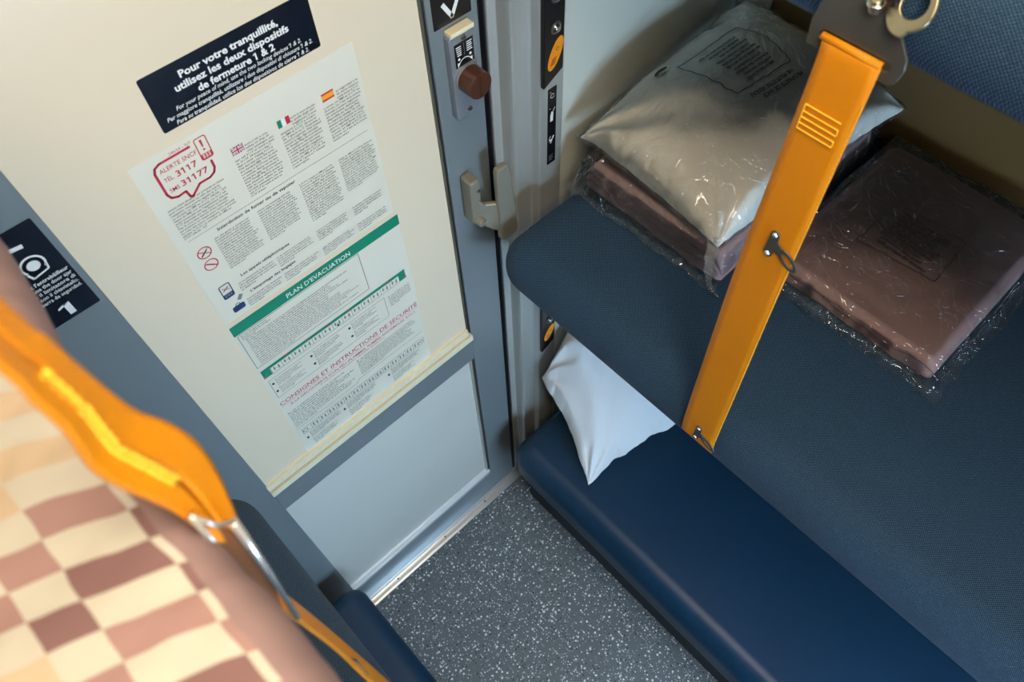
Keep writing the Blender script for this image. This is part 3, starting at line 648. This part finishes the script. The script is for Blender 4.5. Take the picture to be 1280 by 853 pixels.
# ------------------------------------------------------------------ soft goods
def nz(p, s, seed=0.0): return noise.fractal(Vector((p[0] * s + seed, p[1] * s - seed * 1.7, (p[2] if len(p) > 2 else 0) * s + seed * .3)), 1.0, 2.0, 4)
def ridge(p, s, seed): return 1 - 2 * abs(nz(p, s, seed))
def pillow_pts(c, zmid, top, bot, n=72, pinch=.06, wr=.004, seed=1.0, boxy=4.0, expo=.5, ow=.005):
    """c: four corners (x, y) in order; zmid: four corner heights; returns top and bottom grids"""
    T = []; B = []
    for i in range(n + 1):
        rt = []; rb = []
        for j in range(n + 1):
            u0 = -math.cos(math.pi * i / n); v0 = -math.cos(math.pi * j / n)
            u = u0 * (1 - pinch * (1 - v0 * v0)); v = v0 * (1 - pinch * (1 - u0 * u0))
            a, d = (u + 1) / 2, (v + 1) / 2
            w4 = ((1 - a) * (1 - d), a * (1 - d), a * d, (1 - a) * d)
            x = sum(w4[k] * c[k][0] for k in range(4)); y_ = sum(w4[k] * c[k][1] for k in range(4)); z = sum(w4[k] * zmid[k] for k in range(4))
            th = max(0, (1 - abs(u0) ** boxy) * (1 - abs(v0) ** boxy)) ** expo
            e = max(abs(u0), abs(v0)); edge = (1 - e) * 4 * e if e > .5 else 1
            k = min(1, (1 - e) * 8)
            wv = (wr * noise.noise(Vector((x * 9 + seed, y_ * 9, seed))) + wr * .5 * ridge((x, y_), 7, seed + 4)) * k * (.35 + .9 * e ** 3)
            for q, (px_, py_) in enumerate(c):        # creases fanning out of each corner and edge
                dx, dy = x - px_, y_ - py_; dd = math.hypot(dx, dy); an = math.atan2(dy, dx)
                wv += wr * .75 * math.sin(an * 11 + q * 2 + 3 * noise.noise(Vector((dd * 9, seed, q)))) * math.exp(-dd / .085) * min(1, dd / .03) * k
            ex = nz((x, y_), 12, seed + 9) * ow * (.25 + .75 * e ** 6)
            rt.append((x + ex, y_ + ex, z + top * th + wv)); rb.append((x + ex, y_ + ex, z - bot * th - wv * .3))
        T.append(rt); B.append(rb)
    return T, B
def pillow_obj(name, T, B, m, parent):
    b = MB(); b.grid(T, m); b.grid([list(reversed(r_)) for r_ in B], m)
    return b.build(name, parent, smooth=True, merge=True)
def bvh(objs):
    vs = []; fs = []
    for o in objs:
        k = len(vs); vs += [o.matrix_world @ v.co for v in o.data.vertices]; fs += [tuple(i + k for i in p.vertices) for p in o.data.polygons]
    return BVHTree.FromPolygons(vs, fs)
def drape(mb, tree, vs, fs, m, off=.0014):
    out = []
    for x, y_ in vs:
        h = tree.ray_cast(Vector((x, y_, 1.8)), Vector((0, 0, -1)))
        out.append((x, y_, (h[0].z if h[0] else 1.3) + off))
    mb.add(out, fs, m)
def drape_line(mb, tree, a, b_, wd, m, n=24, wob=0.0, seed=0):
    a = Vector(a); b_ = Vector(b_); d = (b_ - a); nn = Vector((-d.y, d.x)).normalized() * wd / 2; vs = []
    for k in range(n + 1):
        p = a + d * k / n + nn.normalized() * wob * noise.noise(Vector((k * .35, seed, 0)))
        vs += [(p.x + nn.x, p.y + nn.y), (p.x - nn.x, p.y - nn.y)]
    drape(mb, tree, vs, [(2 * k, 2 * k + 1, 2 * k + 3, 2 * k + 2) for k in range(n)], m)
def drape_text(mb, tree, s, org, ux, uy, size, width, m, bold=0.0):
    vs, fs = text_mesh(s, bold)
    a = min(v.x for v in vs); bb = max(v.x for v in vs); sx = width / (bb - a) if width else size
    org = Vector(org); ux = Vector(ux); uy = Vector(uy)
    drape(mb, tree, [tuple(org + ux * (v.x - a) * sx + uy * v.y * size) for v in vs], fs, m)

# folded blankets in their bags
def blanket_pack(label, x0, x1, y0, y1, z0, h, seed, lobes=3, rot=0.0, film_m=None, margin=.022, m0=None, m1=None):
    """soft folded slab: folds stacked at the front, everything inside a clear bag"""
    t = thing('bagged_blanket', label, 'blanket', ((x0 + x1) / 2, (y0 + y1) / 2, z0), 'mauve blankets in clear bags')
    cx, cy = (x0 + x1) / 2, (y0 + y1) / 2; b = MB(); ny = 70; P = []
    cr, sr = math.cos(rot), math.sin(rot)
    def rt(x, y_, z): return (cx + (x - cx) * cr - (y_ - cy) * sr, cy + (x - cx) * sr + (y_ - cy) * cr, z)
    prof = []; nf = 30; nt = 46
    for k in range(nf + 1):                    # front folds, bottom to top
        s = k / nf; prof.append((-.015 * abs(math.sin(math.pi * lobes * s)) ** .6 * (1 if .02 < s < .98 else .6), s))
    base = [(x0 + .014 + dx, s) for dx, s in prof]
    top = [(x0 + .014 + (x1 - x0 - .028) * k / nt, 1.0) for k in range(1, nt)]
    back = [(x1 - .014 + .012 * math.sin(math.pi * s), 1 - s) for s in [k / 8 for k in range(9)]]
    bot = [(x1 - .014 - (x1 - x0 - .028) * k / 10, 0.0) for k in range(1, 10)]
    loop = base + top + back + bot
    for i in range(ny + 1):
        v = i / ny; y_ = y0 + (y1 - y0) * v; e = abs(2 * v - 1); row = []
        sc = (1 - e ** 14) ** .5 if e < 1 else 0
        for (x, s) in loop:
            ins = .010 * (1 - sc)
            xx = x + (ins if x < cx else -ins)
            hz = h * (.30 + .70 * sc) if e > .9 else h
            wob = .0075 * noise.noise(Vector((xx * 7 + seed, y_ * 5, s * .5))) + .0016 * ridge((xx * 1.0, y_ * .6), 9, seed + 3)
            fx = .0040 * nz((y_ * 1.2, s * .14, 0), 14, seed + 6) if x < x0 + .02 else 0
            row.append(rt(xx + fx, y_, z0 + s * hz + (wob * s) + (.002 if s == 0 else 0)))
        row.append(row[0]); P.append(row)
    b.grid(P, M['mauve'])
    b.add(P[0][:-1], [tuple(range(len(loop)))], M['mauve']); b.add(P[-1][:-1], [tuple(range(len(loop)))[::-1]], M['mauve'])
    bl = b.build('folded_blanket', t, smooth=True, merge=True)
    # bag: loose clear film over the slab with a crumpled flange lying on the berth
    b = MB(); P = []; nx, nyy = 90, 80; mg = margin; m0 = mg if m0 is None else m0; m1 = mg if m1 is None else m1
    for i in range(nx + 1):
        row = []
        for j in range(nyy + 1):
            x = x0 - mg + (x1 - x0 + 2 * mg) * i / nx; y_ = y0 - m0 + (y1 - y0 + m0 + m1) * j / nyy
            d = max(x0 - x, x - x1, y0 - y_, y_ - y1)        # > 0 outside the slab
            s = 1 if d < -.004 else max(0, 1 - (d + .004) / .020); s = s * s * (3 - 2 * s)
            ex = nz((x, y_), 20, seed + 2) * .008 * (1 - s)
            cr_ = .0012 * abs(noise.noise(Vector((x * 20, y_ * 20, seed)))) + .0035 * (1 - s) * abs(nz((x, y_), 34, seed)) + (.006 * abs(nz((x, y_), 60, seed + 5)) if s < .9 else 0)
            row.append(rt(x + ex, y_ + ex, z0 + .0025 + s * (h + .0095 + .0035 * noise.noise(Vector((x * 7, y_ * 7, seed)))) + cr_))
        P.append(row)
    b.grid(P, film_m or M['filmB']); bag = b.build('clear_bag', t, smooth=True)
    for poly in bag.data.polygons: pass
    return t, bl, bag
ZB = 1.262
tA, blA, bagA = blanket_pack('mauve folded blanket in clear bag lying under the bagged white pillow', .696, 1.120, -.385, -.090, ZB, .060, 3.0, 3, 0.0, m0=.008)
tB, blB, bagB = blanket_pack('mauve folded blanket in clear bag lying right of the orange strap', .775, 1.130, -.705, -.412, ZB, .034, 8.0, 2, 0.0, margin=.026, m1=.008)
tree = bvh([bagB])
b = MB(); C = [(.883, -.497), (.996, -.499), (.999, -.616), (.898, -.622)]
for i in range(4): drape_line(b, tree, C[i], C[(i + 1) % 4], .0013, M['ink'], 24, .003, i)
WARN = ["ATTENTION Pour éviter tout risque", "d'étouffement, tenir ce sachet hors", "de portée des bébés et des enfants", "WARNING To avoid danger of suffocation", "keep this bag away from babies", "and children. Do not use in cribs", "ACHTUNG Kunststoffbeutel von", "Kindern fernhalten", "AVVERTENZA Tenere lontano", "dalla portata dei bambini"]
rnd = random.Random(4)
for i, s_ in enumerate(WARN):
    drape_text(b, tree, s_, (.980 - i * .0085, -.512 - rnd.random() * .008, ), (-.03, -1), (1, -.03), .0080, .088 - rnd.random() * .02, M['ink'], .03)
b.build('printed_warning', tB)

# bagged pillow on top
pt = thing('bagged_pillow', 'white pillow in clear printed bag lying on the middle berth blankets', 'pillow', (.93, -.24, 1.33))
PC = [(.690, -.372), (.700, -.076), (1.150, -.050), (1.128, -.402)]
T, B = pillow_pts(PC, [1.345, 1.360, 1.372, 1.360], .080, .012, 96, .045, .0085, 2.0, 3.0, .50)
pl = pillow_obj('pillow', T, B, M['cotton'], pt)
Tb = []
n = len(T) - 1
for i, row in enumerate(T):
    rr = []
    for j, p in enumerate(row):
        u0 = -math.cos(math.pi * i / n); v0 = -math.cos(math.pi * j / n); e = max(abs(u0), abs(v0)); k = 1 + .028 * e ** 8
        cx, cy = .915, -.225
        q = Vector(((p[0] - cx) * k + cx, (p[1] - cy) * k + cy, p[2]))
        q.z += .0025 + .0020 * abs(noise.noise(q * 14)) + .0040 * abs(nz(q, 26, 5)) * e ** 5 - (.006 * e ** 20)
        rr.append(tuple(q))
    Tb.append(rr)
b = MB(); b.grid(Tb, M['filmA']); bg_ = b.build('clear_bag', pt, smooth=True)
tree = bvh([bg_, pl])
b = MB(); C = [(.862, -.128), (1.000, -.136), (1.015, -.182), (.995, -.247), (.875, -.236)]
for i in range(5): drape_line(b, tree, C[i], C[(i + 1) % 5], .0018, M['ink'], 24, .004, i + 10)
for i, s_ in enumerate(WARN):       # lines read from the far side of the bag
    wd = .094 - rnd.random() * .035
    drape_text(b, tree, s_, (.985 - rnd.random() * .012, -.148 - i * .0088 , ), (-1, .05), (-.05, -1), .0072, wd, M['ink'], .045)
drape_text(b, tree, 'PROPRIETE DE SNCF', (.985, -.272), (-1, .10), (-.10, -1), .0105, .085, M['ink'], .03)
drape_text(b, tree, 'NE PEUT ETRE VENDU', (.978, -.259), (-1, .10), (-.10, -1), .0105, .090, M['ink'], .03)
vs = [(.842 + .014 * math.cos(a), -.112 + .0050 * math.sin(a)) for a in [2 * math.pi * k / 16 for k in range(16)]]
drape(b, tree, vs, [tuple(range(16))], M['ink']); drape_text(b, tree, 'SNCF', (.852, -.115), (-1, .05), (-.05, -1), .0060, .020, M['white'])
vs = [(.985 + .007 * math.cos(a), -.098 + .0025 * math.sin(a)) for a in [2 * math.pi * k / 12 for k in range(12)]]; drape(b, tree, vs, [tuple(range(12))], M['grayink'])
b.build('printed_warning', pt)
# twisted tail of the bag hanging over the berth
b = MB(); pts = []; rs = []
path = [(.700, -.356, 1.352), (.684, -.366, 1.342), (.670, -.374, 1.326), (.664, -.382, 1.306), (.664, -.390, 1.288), (.668, -.397, 1.274), (.674, -.404, 1.267)]
P = []
for i in range(41):
    s = i / 40 * (len(path) - 1); k = min(int(s), len(path) - 2); f = s - k; p = Vector(path[k]).lerp(Vector(path[k + 1]), f)
    wd = .012 * (1 - i / 40) ** .6 + .0020; a = .6 * math.sin(i * .5); row = []
    for j in range(9):
        u = j / 8 * 2 - 1
        row.append(p + Vector((.25 * u * wd, u * wd * math.cos(a), .0045 * abs(noise.noise(Vector((i * .7, j * 1.3, 0)))) + .004 * abs(u * math.sin(a)) + .002)))
    P.append(row)
b.grid(P, M['filmT']); b.build('bag_tail', pt, smooth=True)

# small white pillow tilted on the lower berth against the partition
lp = thing('small_pillow', 'small white paper-covered pillow tilted on the lower right berth', 'pillow', (.72, -.2, .43))
T, B = pillow_pts([(.571, -.289), (.640, -.052), (.790, -.050), (.852, -.348)], [.446, .610, .860, .474], .074, .030, 110, .07, .0200, 12.0, 2.6, .60, .012)
pillow_obj('pillow_cover', T, B, M['cottonb'], lp)

# duvet on the near upper left berth
dv = thing('checked_duvet', 'cream, rose and brown checked duvet on the upper left berth, close to the camera', 'duvet', (-.36, -1.0, 1.937))
b = MB(); P = []; ny = 420; UVS = []
HEM = [(-.20, -.002), (-.336, -.004), (-.376, -.006), (-.42, -.0105), (-.48, -.0095), (-.52, -.0075), (-.54, -.0070), (-.562, -.0050), (-.585, -.0015), (-.62, 0), (-3, 0)]
def hem(y_):
    for (a, p), (c, q) in zip(HEM, HEM[1:]):
        if y_ >= c: f = (a - y_) / (a - c); f = f * f * (3 - 2 * f); return p + (q - p) * max(0, min(1, f))
    return 0
xs_ = [(-.030, 1.930), (-.0265, 1.938), (-.0248, 1.947), (-.0245, 1.956), (-.0262, 1.965), (-.0300, 1.9725), (-.0345, 1.976)] + [(-.0345 - .004 * k, 1.976 + .0004 * min(k, 30)) for k in range(1, 60)] + [(-.275 - .025 * k, 1.99) for k in range(1, 16)]
for i in range(ny + 1):
    y_ = -.24 - 1.70 * (i / ny) ** 1.35; row = []
    for k, (x, z) in enumerate(xs_):
        p = (x, y_, z); wv = .0045 * nz(p, 11, 2) + .0014 * ridge((x, y_ * 1.6), 26, 5)
        ed = .0030 * nz((0, y_, 0), 9, 7) if k < 12 else 0
        endf = min(1, (-.24 - y_) / .03); drop = (1 - endf) ** 2 * .03
        UVS.append((x, y_)); x += hem(y_) * max(0, 1 - k / 26)
        row.append((x + ed * .25 + wv * (.3 if k < 6 else 0), y_, z + wv * (1 if k > 3 else .3) - drop))
    P.append(row)
b.grid(P, M['check'])
du = b.build('duvet_cover', dv, smooth=True)
uvl = du.data.uv_layers.new(name='cloth')
for lp_ in du.data.loops: uvl.data[lp_.index].uv = UVS[lp_.vertex_index]
so = du.modifiers.new('thick', 'SOLIDIFY'); so.thickness = .003; so.offset = -1

# ------------------------------------------------------------------ orange safety straps
def ribbon(mb, A, Bp, th, m, n=6, sub=6):
    """band between two edge polylines, with thickness"""
    def cr(P, t):
        k = min(int(t), len(P) - 2); f = t - k; p0 = Vector(P[max(k - 1, 0)]); p1 = Vector(P[k]); p2 = Vector(P[k + 1]); p3 = Vector(P[min(k + 2, len(P) - 1)])
        return .5 * ((2 * p1) + (p2 - p0) * f + (2 * p0 - 5 * p1 + 4 * p2 - p3) * f * f + (3 * p1 - p0 - 3 * p2 + p3) * f ** 3)
    F = []; K = []; N_ = (len(A) - 1) * sub
    for i in range(N_ + 1):
        a = cr(A, i / sub * .99999); c = cr(Bp, i / sub * .99999); a2 = cr(A, max(0, i / sub * .99999 - .1)); a3 = cr(A, min(len(A) - 1.0001, i / sub * .99999 + .1))
        nrm = (c - a).cross(a3 - a2).normalized() * th / 2
        F.append([a.lerp(c, j / n) + nrm for j in range(n + 1)]); K.append([a.lerp(c, j / n) - nrm for j in range(n + 1)])
    mb.grid(F, m); mb.grid([list(reversed(r_)) for r_ in K], m)
    mb.grid([[r_[0] for r_ in F], [r_[0] for r_ in K]], m); mb.grid([[r_[-1] for r_ in K], [r_[-1] for r_ in F]], m)
    mb.grid([F[0], K[0]][::-1], m); mb.grid([F[-1], K[-1]], m)
st = thing('safety_strap', 'flat orange safety strap from steel plate down to the middle right berth', 'strap', (.497, -.52, 1.2), 'orange safety straps')
XS = .497
b = MB()
edL = [(.503, -.4890, 1.8720), (XS + .001, -.4930, 1.8400), (XS, -.4900, 1.60), (XS, -.4920, 1.40), (XS - .001, -.4945, 1.25), (XS, -.4960, 1.1990)]
edR = [(.503, -.5400, 1.8720), (XS + .001, -.5420, 1.8400), (XS, -.5440, 1.60), (XS, -.5480, 1.40), (XS - .001, -.5510, 1.25), (XS, -.5530, 1.1990)]
ribbon(b, edL, edR, .0022, M['web'], 6, 8)
b.tube([(.502, -.4890, 1.8730), (.502, -.5400, 1.8730)], .0032, M['web'], 12)
wb = b.build('webbing', st, smooth=True, merge=True)
b = MB(); xx = XS - .0016
def stitchline(p, q, step=.0016, r=.00055):
    p = Vector(p); q = Vector(q); n_ = max(2, int((q - p).length / step)); pts = [p.lerp(q, k / n_) + Vector((-.0003 * (k % 2), 0, .0004 * (k % 2))) for k in range(n_ + 1)]
    b.tube(pts, r, M['stitch'], 5)
for zz in (1.8175, 1.8105, 1.8045, 1.7985, 1.7925): stitchline((xx, -.4985, zz), (xx, -.5320, zz))
stitchline((xx, -.4985, 1.8175), (xx, -.4985, 1.7925)); stitchline((xx, -.5320, 1.8105), (xx, -.5320, 1.8045)); stitchline((xx, -.5320, 1.7985), (xx, -.5320, 1.7925))
for a, c in zip(edR[1:-1], edR[2:]): stitchline((a[0] - .0010, a[1] + .0006, a[2]), (c[0] - .0010, c[1] + .0006, c[2]), .0026, .0004)
lab(b.build('stitching', st), 'bright yellow stitching')
def hook(zc, yc, sc=1.0):
    b = MB(); x0 = XS - .0035; e = []
    # T-shaped base with two rivets, then an eye reaching to the right edge of the strap
    base = [(.000, .0175), (.0035, .0205), (.0075, .0195), (.0095, .0155), (.0098, .0080), (.0150, .0035), (.0175, .0000), (.0150, -.0070), (.0090, -.0065), (.0085, -.0145), (.0055, -.0180), (.0010, -.0175), (-.0015, -.0140), (-.0005, .0000)]
    b.prism([(x0, yc - u * sc, zc + v * sc) for u, v in base], (.0018, 0, 0), M['steel'])
    n_ = 24; out = []; inn = []
    for k in range(n_):
        a = 2 * math.pi * k / n_; out.append((x0 - .0006, yc - (.0255 + .0125 * math.cos(a)) * sc, zc + (-.0060 + .0085 * math.sin(a) - .006 * math.cos(a)) * sc)); inn.append((x0 - .0006, yc - (.0262 + .0078 * math.cos(a)) * sc, zc + (-.0064 + .0045 * math.sin(a) - .0042 * math.cos(a)) * sc))
    b.ring(out, inn, (.0018, 0, 0), M['steel'])
    h = b.build('hook', st, bevel=.0005); lab(h, 'small steel hook with open eye')
    for u, v in ((.0045, .0150), (.0035, -.0125)):
        r_ = MB(); r_.cyl((x0, yc - u * sc, zc + v * sc), (-1, 0, 0), .0030, .0018, M['nickel'], 16, .0020); r_.build('rivet', h, bevel=.0003)
hook(1.655, -.5130); hook(1.2250, -.5180, 1.0)
# steel plate the strap hangs from
b = MB(); Y0 = -.5165; xP = .5035
out = [(-.4775, 1.8600), (-.4760, 1.8800), (-.4800, 1.8990), (-.4920, 1.9080), (-.5040, 1.9140), (-.5160, 1.9160), (-.5280, 1.9130), (-.5370, 1.9060), (-.5440, 1.8980), (-.5540, 1.8850), (-.5560, 1.8760), (-.5540, 1.8660), (-.5520, 1.8620), (-.5460, 1.8600), (-.5160, 1.8600), (-.4840, 1.8600)]
inn = [(-.4860, 1.8700), (-.4860, 1.8740), (-.4900, 1.8770), (-.4960, 1.8770), (-.5040, 1.8770), (-.5160, 1.8770), (-.5280, 1.8770), (-.5340, 1.8770), (-.5390, 1.8770), (-.5440, 1.8760), (-.5450, 1.8740), (-.5450, 1.8710), (-.5420, 1.8690), (-.5360, 1.8690), (-.5160, 1.8690), (-.4900, 1.8690)]
b.ring([(xP, p, q) for p, q in out], [(xP, p, q) for p, q in inn], (.003, 0, 0), M['steel']); lab(b.build('anchor_plate', st, bevel=.0008), 'grey steel plate with slot')
b = MB(); b.cyl((.502, -.5190, 1.909), (-.4, 0, 1), .0048, .012, M['brass'], 24, .0040); b.cyl((.4995, -.5190, 1.9150), (-.4, 0, 1), .0062, .0030, M['chrome'], 24); b.build('bolt', st, bevel=.0008)
b = MB(); b.cyl((.5025, -.5270, 1.9200), (-.5, -.1, 1), .0055, .016, M['blackp'], 24, .0060); b.build('rubber_stop', st, bevel=.0015)
b = MB(); n_ = 32; c0 = Vector((.506, -.5415, 1.922)); nn = Vector((.78, -.22, -.52)).normalized(); uu = Vector((.12, -.80, .50)); uu = (uu - nn * uu.dot(nn)).normalized(); vv = nn.cross(uu)
out = []; inn = []
for k in range(n_):
    a = 2 * math.pi * k / n_
    ca, sa = math.cos(a), math.sin(a); ex = .0150 if ca > -.2 else .0190
    out.append(c0 + uu * ca * ex + vv * (sa * .0180 + (.004 if ca < -.2 else 0))); inn.append(c0 + uu * ca * .0095 + vv * sa * .0095)
b.ring(out, inn, nn * .004, M['brass']); lab(b.build('eye_bracket', st, bevel=.001), 'yellowed metal eye bracket with round hole')

# left strap, close to the camera, seen nearly edge on
s2 = thing('safety_strap', 'crumpled orange safety strap hanging beside the checked duvet, close to the camera', 'strap', (-.03, -.54, 1.22), 'orange safety straps')
near = [(-.031, -.545, 2.60), (-.031, -.545, 2.20), (-.031, -.545, 2.093), (-.032, -.545, 2.076), (-.033, -.545, 2.057), (-.0365, -.545, 2.037), (-.0355, -.545, 2.019), (-.033, -.545, 2.002), (-.031, -.545, 1.983), (-.0300, -.5475, 1.958)]
far = [(-.0245, -.520, 2.60), (-.0245, -.520, 2.20), (-.0245, -.520, 2.083), (-.0235, -.520, 2.065), (-.0225, -.520, 2.038), (-.0205, -.520, 2.014), (-.0155, -.520, 1.996), (-.0130, -.522, 1.978), (-.0150, -.528, 1.958), (-.0205, -.542, 1.944)]
mid = [Vector(a).lerp(Vector(c), t_) + Vector((-.0015, -.003, .001)) for a, c, t_ in zip(near, far, (.5, .5, .62, .66, .62, .52, .50, .50, .50, .55))]
b = MB(); ribbon(b, mid, far, .0022, M['web'], 6, 8)              # outer band turned to the door
low = [v + Vector((-.0012, -.0030, .0015)) for v in mid]
ribbon(b, [Vector(v) + Vector((-.0004, -.002, 0)) for v in near], low, .0022, M['web'], 6, 8)   # folded layer next to the duvet
ribbon(b, [Vector(v) + Vector((-.0004, .004, -.004)) for v in near], [Vector(a).lerp(Vector(c), .85) + Vector((0, .004, -.004)) for a, c in zip(near, far)], .0020, M['web'], 6, 8)
b.build('webbing', s2, smooth=True, merge=True)
b = MB()
for dd, r0 in ((0, .0010), (.0022, .0008)):
    pts = [Vector(v) + Vector((-.0018 + dd, -.0050, .002)) for v in mid[3:8]]; fine = []
    for k in range(len(pts) - 1):
        for j in range(10): fine.append(pts[k].lerp(pts[k + 1], j / 10) + Vector((.0009 * ((j + k) % 2), 0, .0006 * (j % 3))))
    b.tube(fine, r0, M['stitch'], 6)
lab(b.build('stitching', s2, smooth=True), 'bright yellow stitched seam')
b = MB()
b.prism([(-.0288, -.5480, 1.976), (-.0338, -.5480, 1.890), (-.0342, -.5490, 1.850), (-.0310, -.5480, 1.868), (-.0240, -.5480, 1.950)], (.0004, .0015, 0), M['inner'])  # same orange strap, its shade between the bars painted in as dark brown
b.build('inner_webbing', s2)
b = MB(); b.tube([(-.0290, -.5500, 1.984), (-.0318, -.5500, 1.935), (-.0350, -.5500, 1.882)], [.0013, .0011, .0009], M['nickel'], 10)
b.tube([(-.0205, -.5500, 1.960), (-.0258, -.5500, 1.900), (-.0330, -.5500, 1.828)], [.0020, .0019, .0014], M['nickel'], 10)
b.tube([(-.0205, -.5500, 1.960), (-.0250, -.5520, 1.970), (-.0290, -.5500, 1.984)], .0010, M['nickel'], 10)
lab(b.build('buckle', s2, smooth=True), 'long narrow chrome buckle frame')
b = MB()
ribbon(b, [(-.0352, -.5475, 1.845), (-.0350, -.545, 1.719), (-.0385, -.545, 1.589), (-.0400, -.548, 1.40), (-.0375, -.548, 1.215)],
       [(-.0320, -.535, 1.840), (-.0335, -.520, 1.678), (-.0340, -.520, 1.440), (-.0360, -.515, 1.34), (-.0375, -.500, 1.215)], .0022, M['web'], 6, 8)
lab(b.build('lower_webbing', s2, smooth=True, merge=True), 'thin lower length of orange webbing')
b = MB(); b.tube([(-.0365, -.538, 1.665), (-.0350, -.536, 1.630), (-.0370, -.538, 1.590), (-.0385, -.540, 1.565)], .0018, M['chrome'], 8); b.build('hook', s2, smooth=True)

# ceiling lamp fixture
cl = thing('ceiling_lamp', 'long ceiling lamp above the aisle, outside the photo', 'lamp', (.08, -.86, 2.66))
b = MB(); b.box((-.12, -1.54, 2.638), (.28, -.18, 2.6595), M['alu']); b.build('lamp_housing', cl, bevel=.006)
LAMP.parent = cl; LAMP.matrix_parent_inverse = cl.matrix_world.inverted()
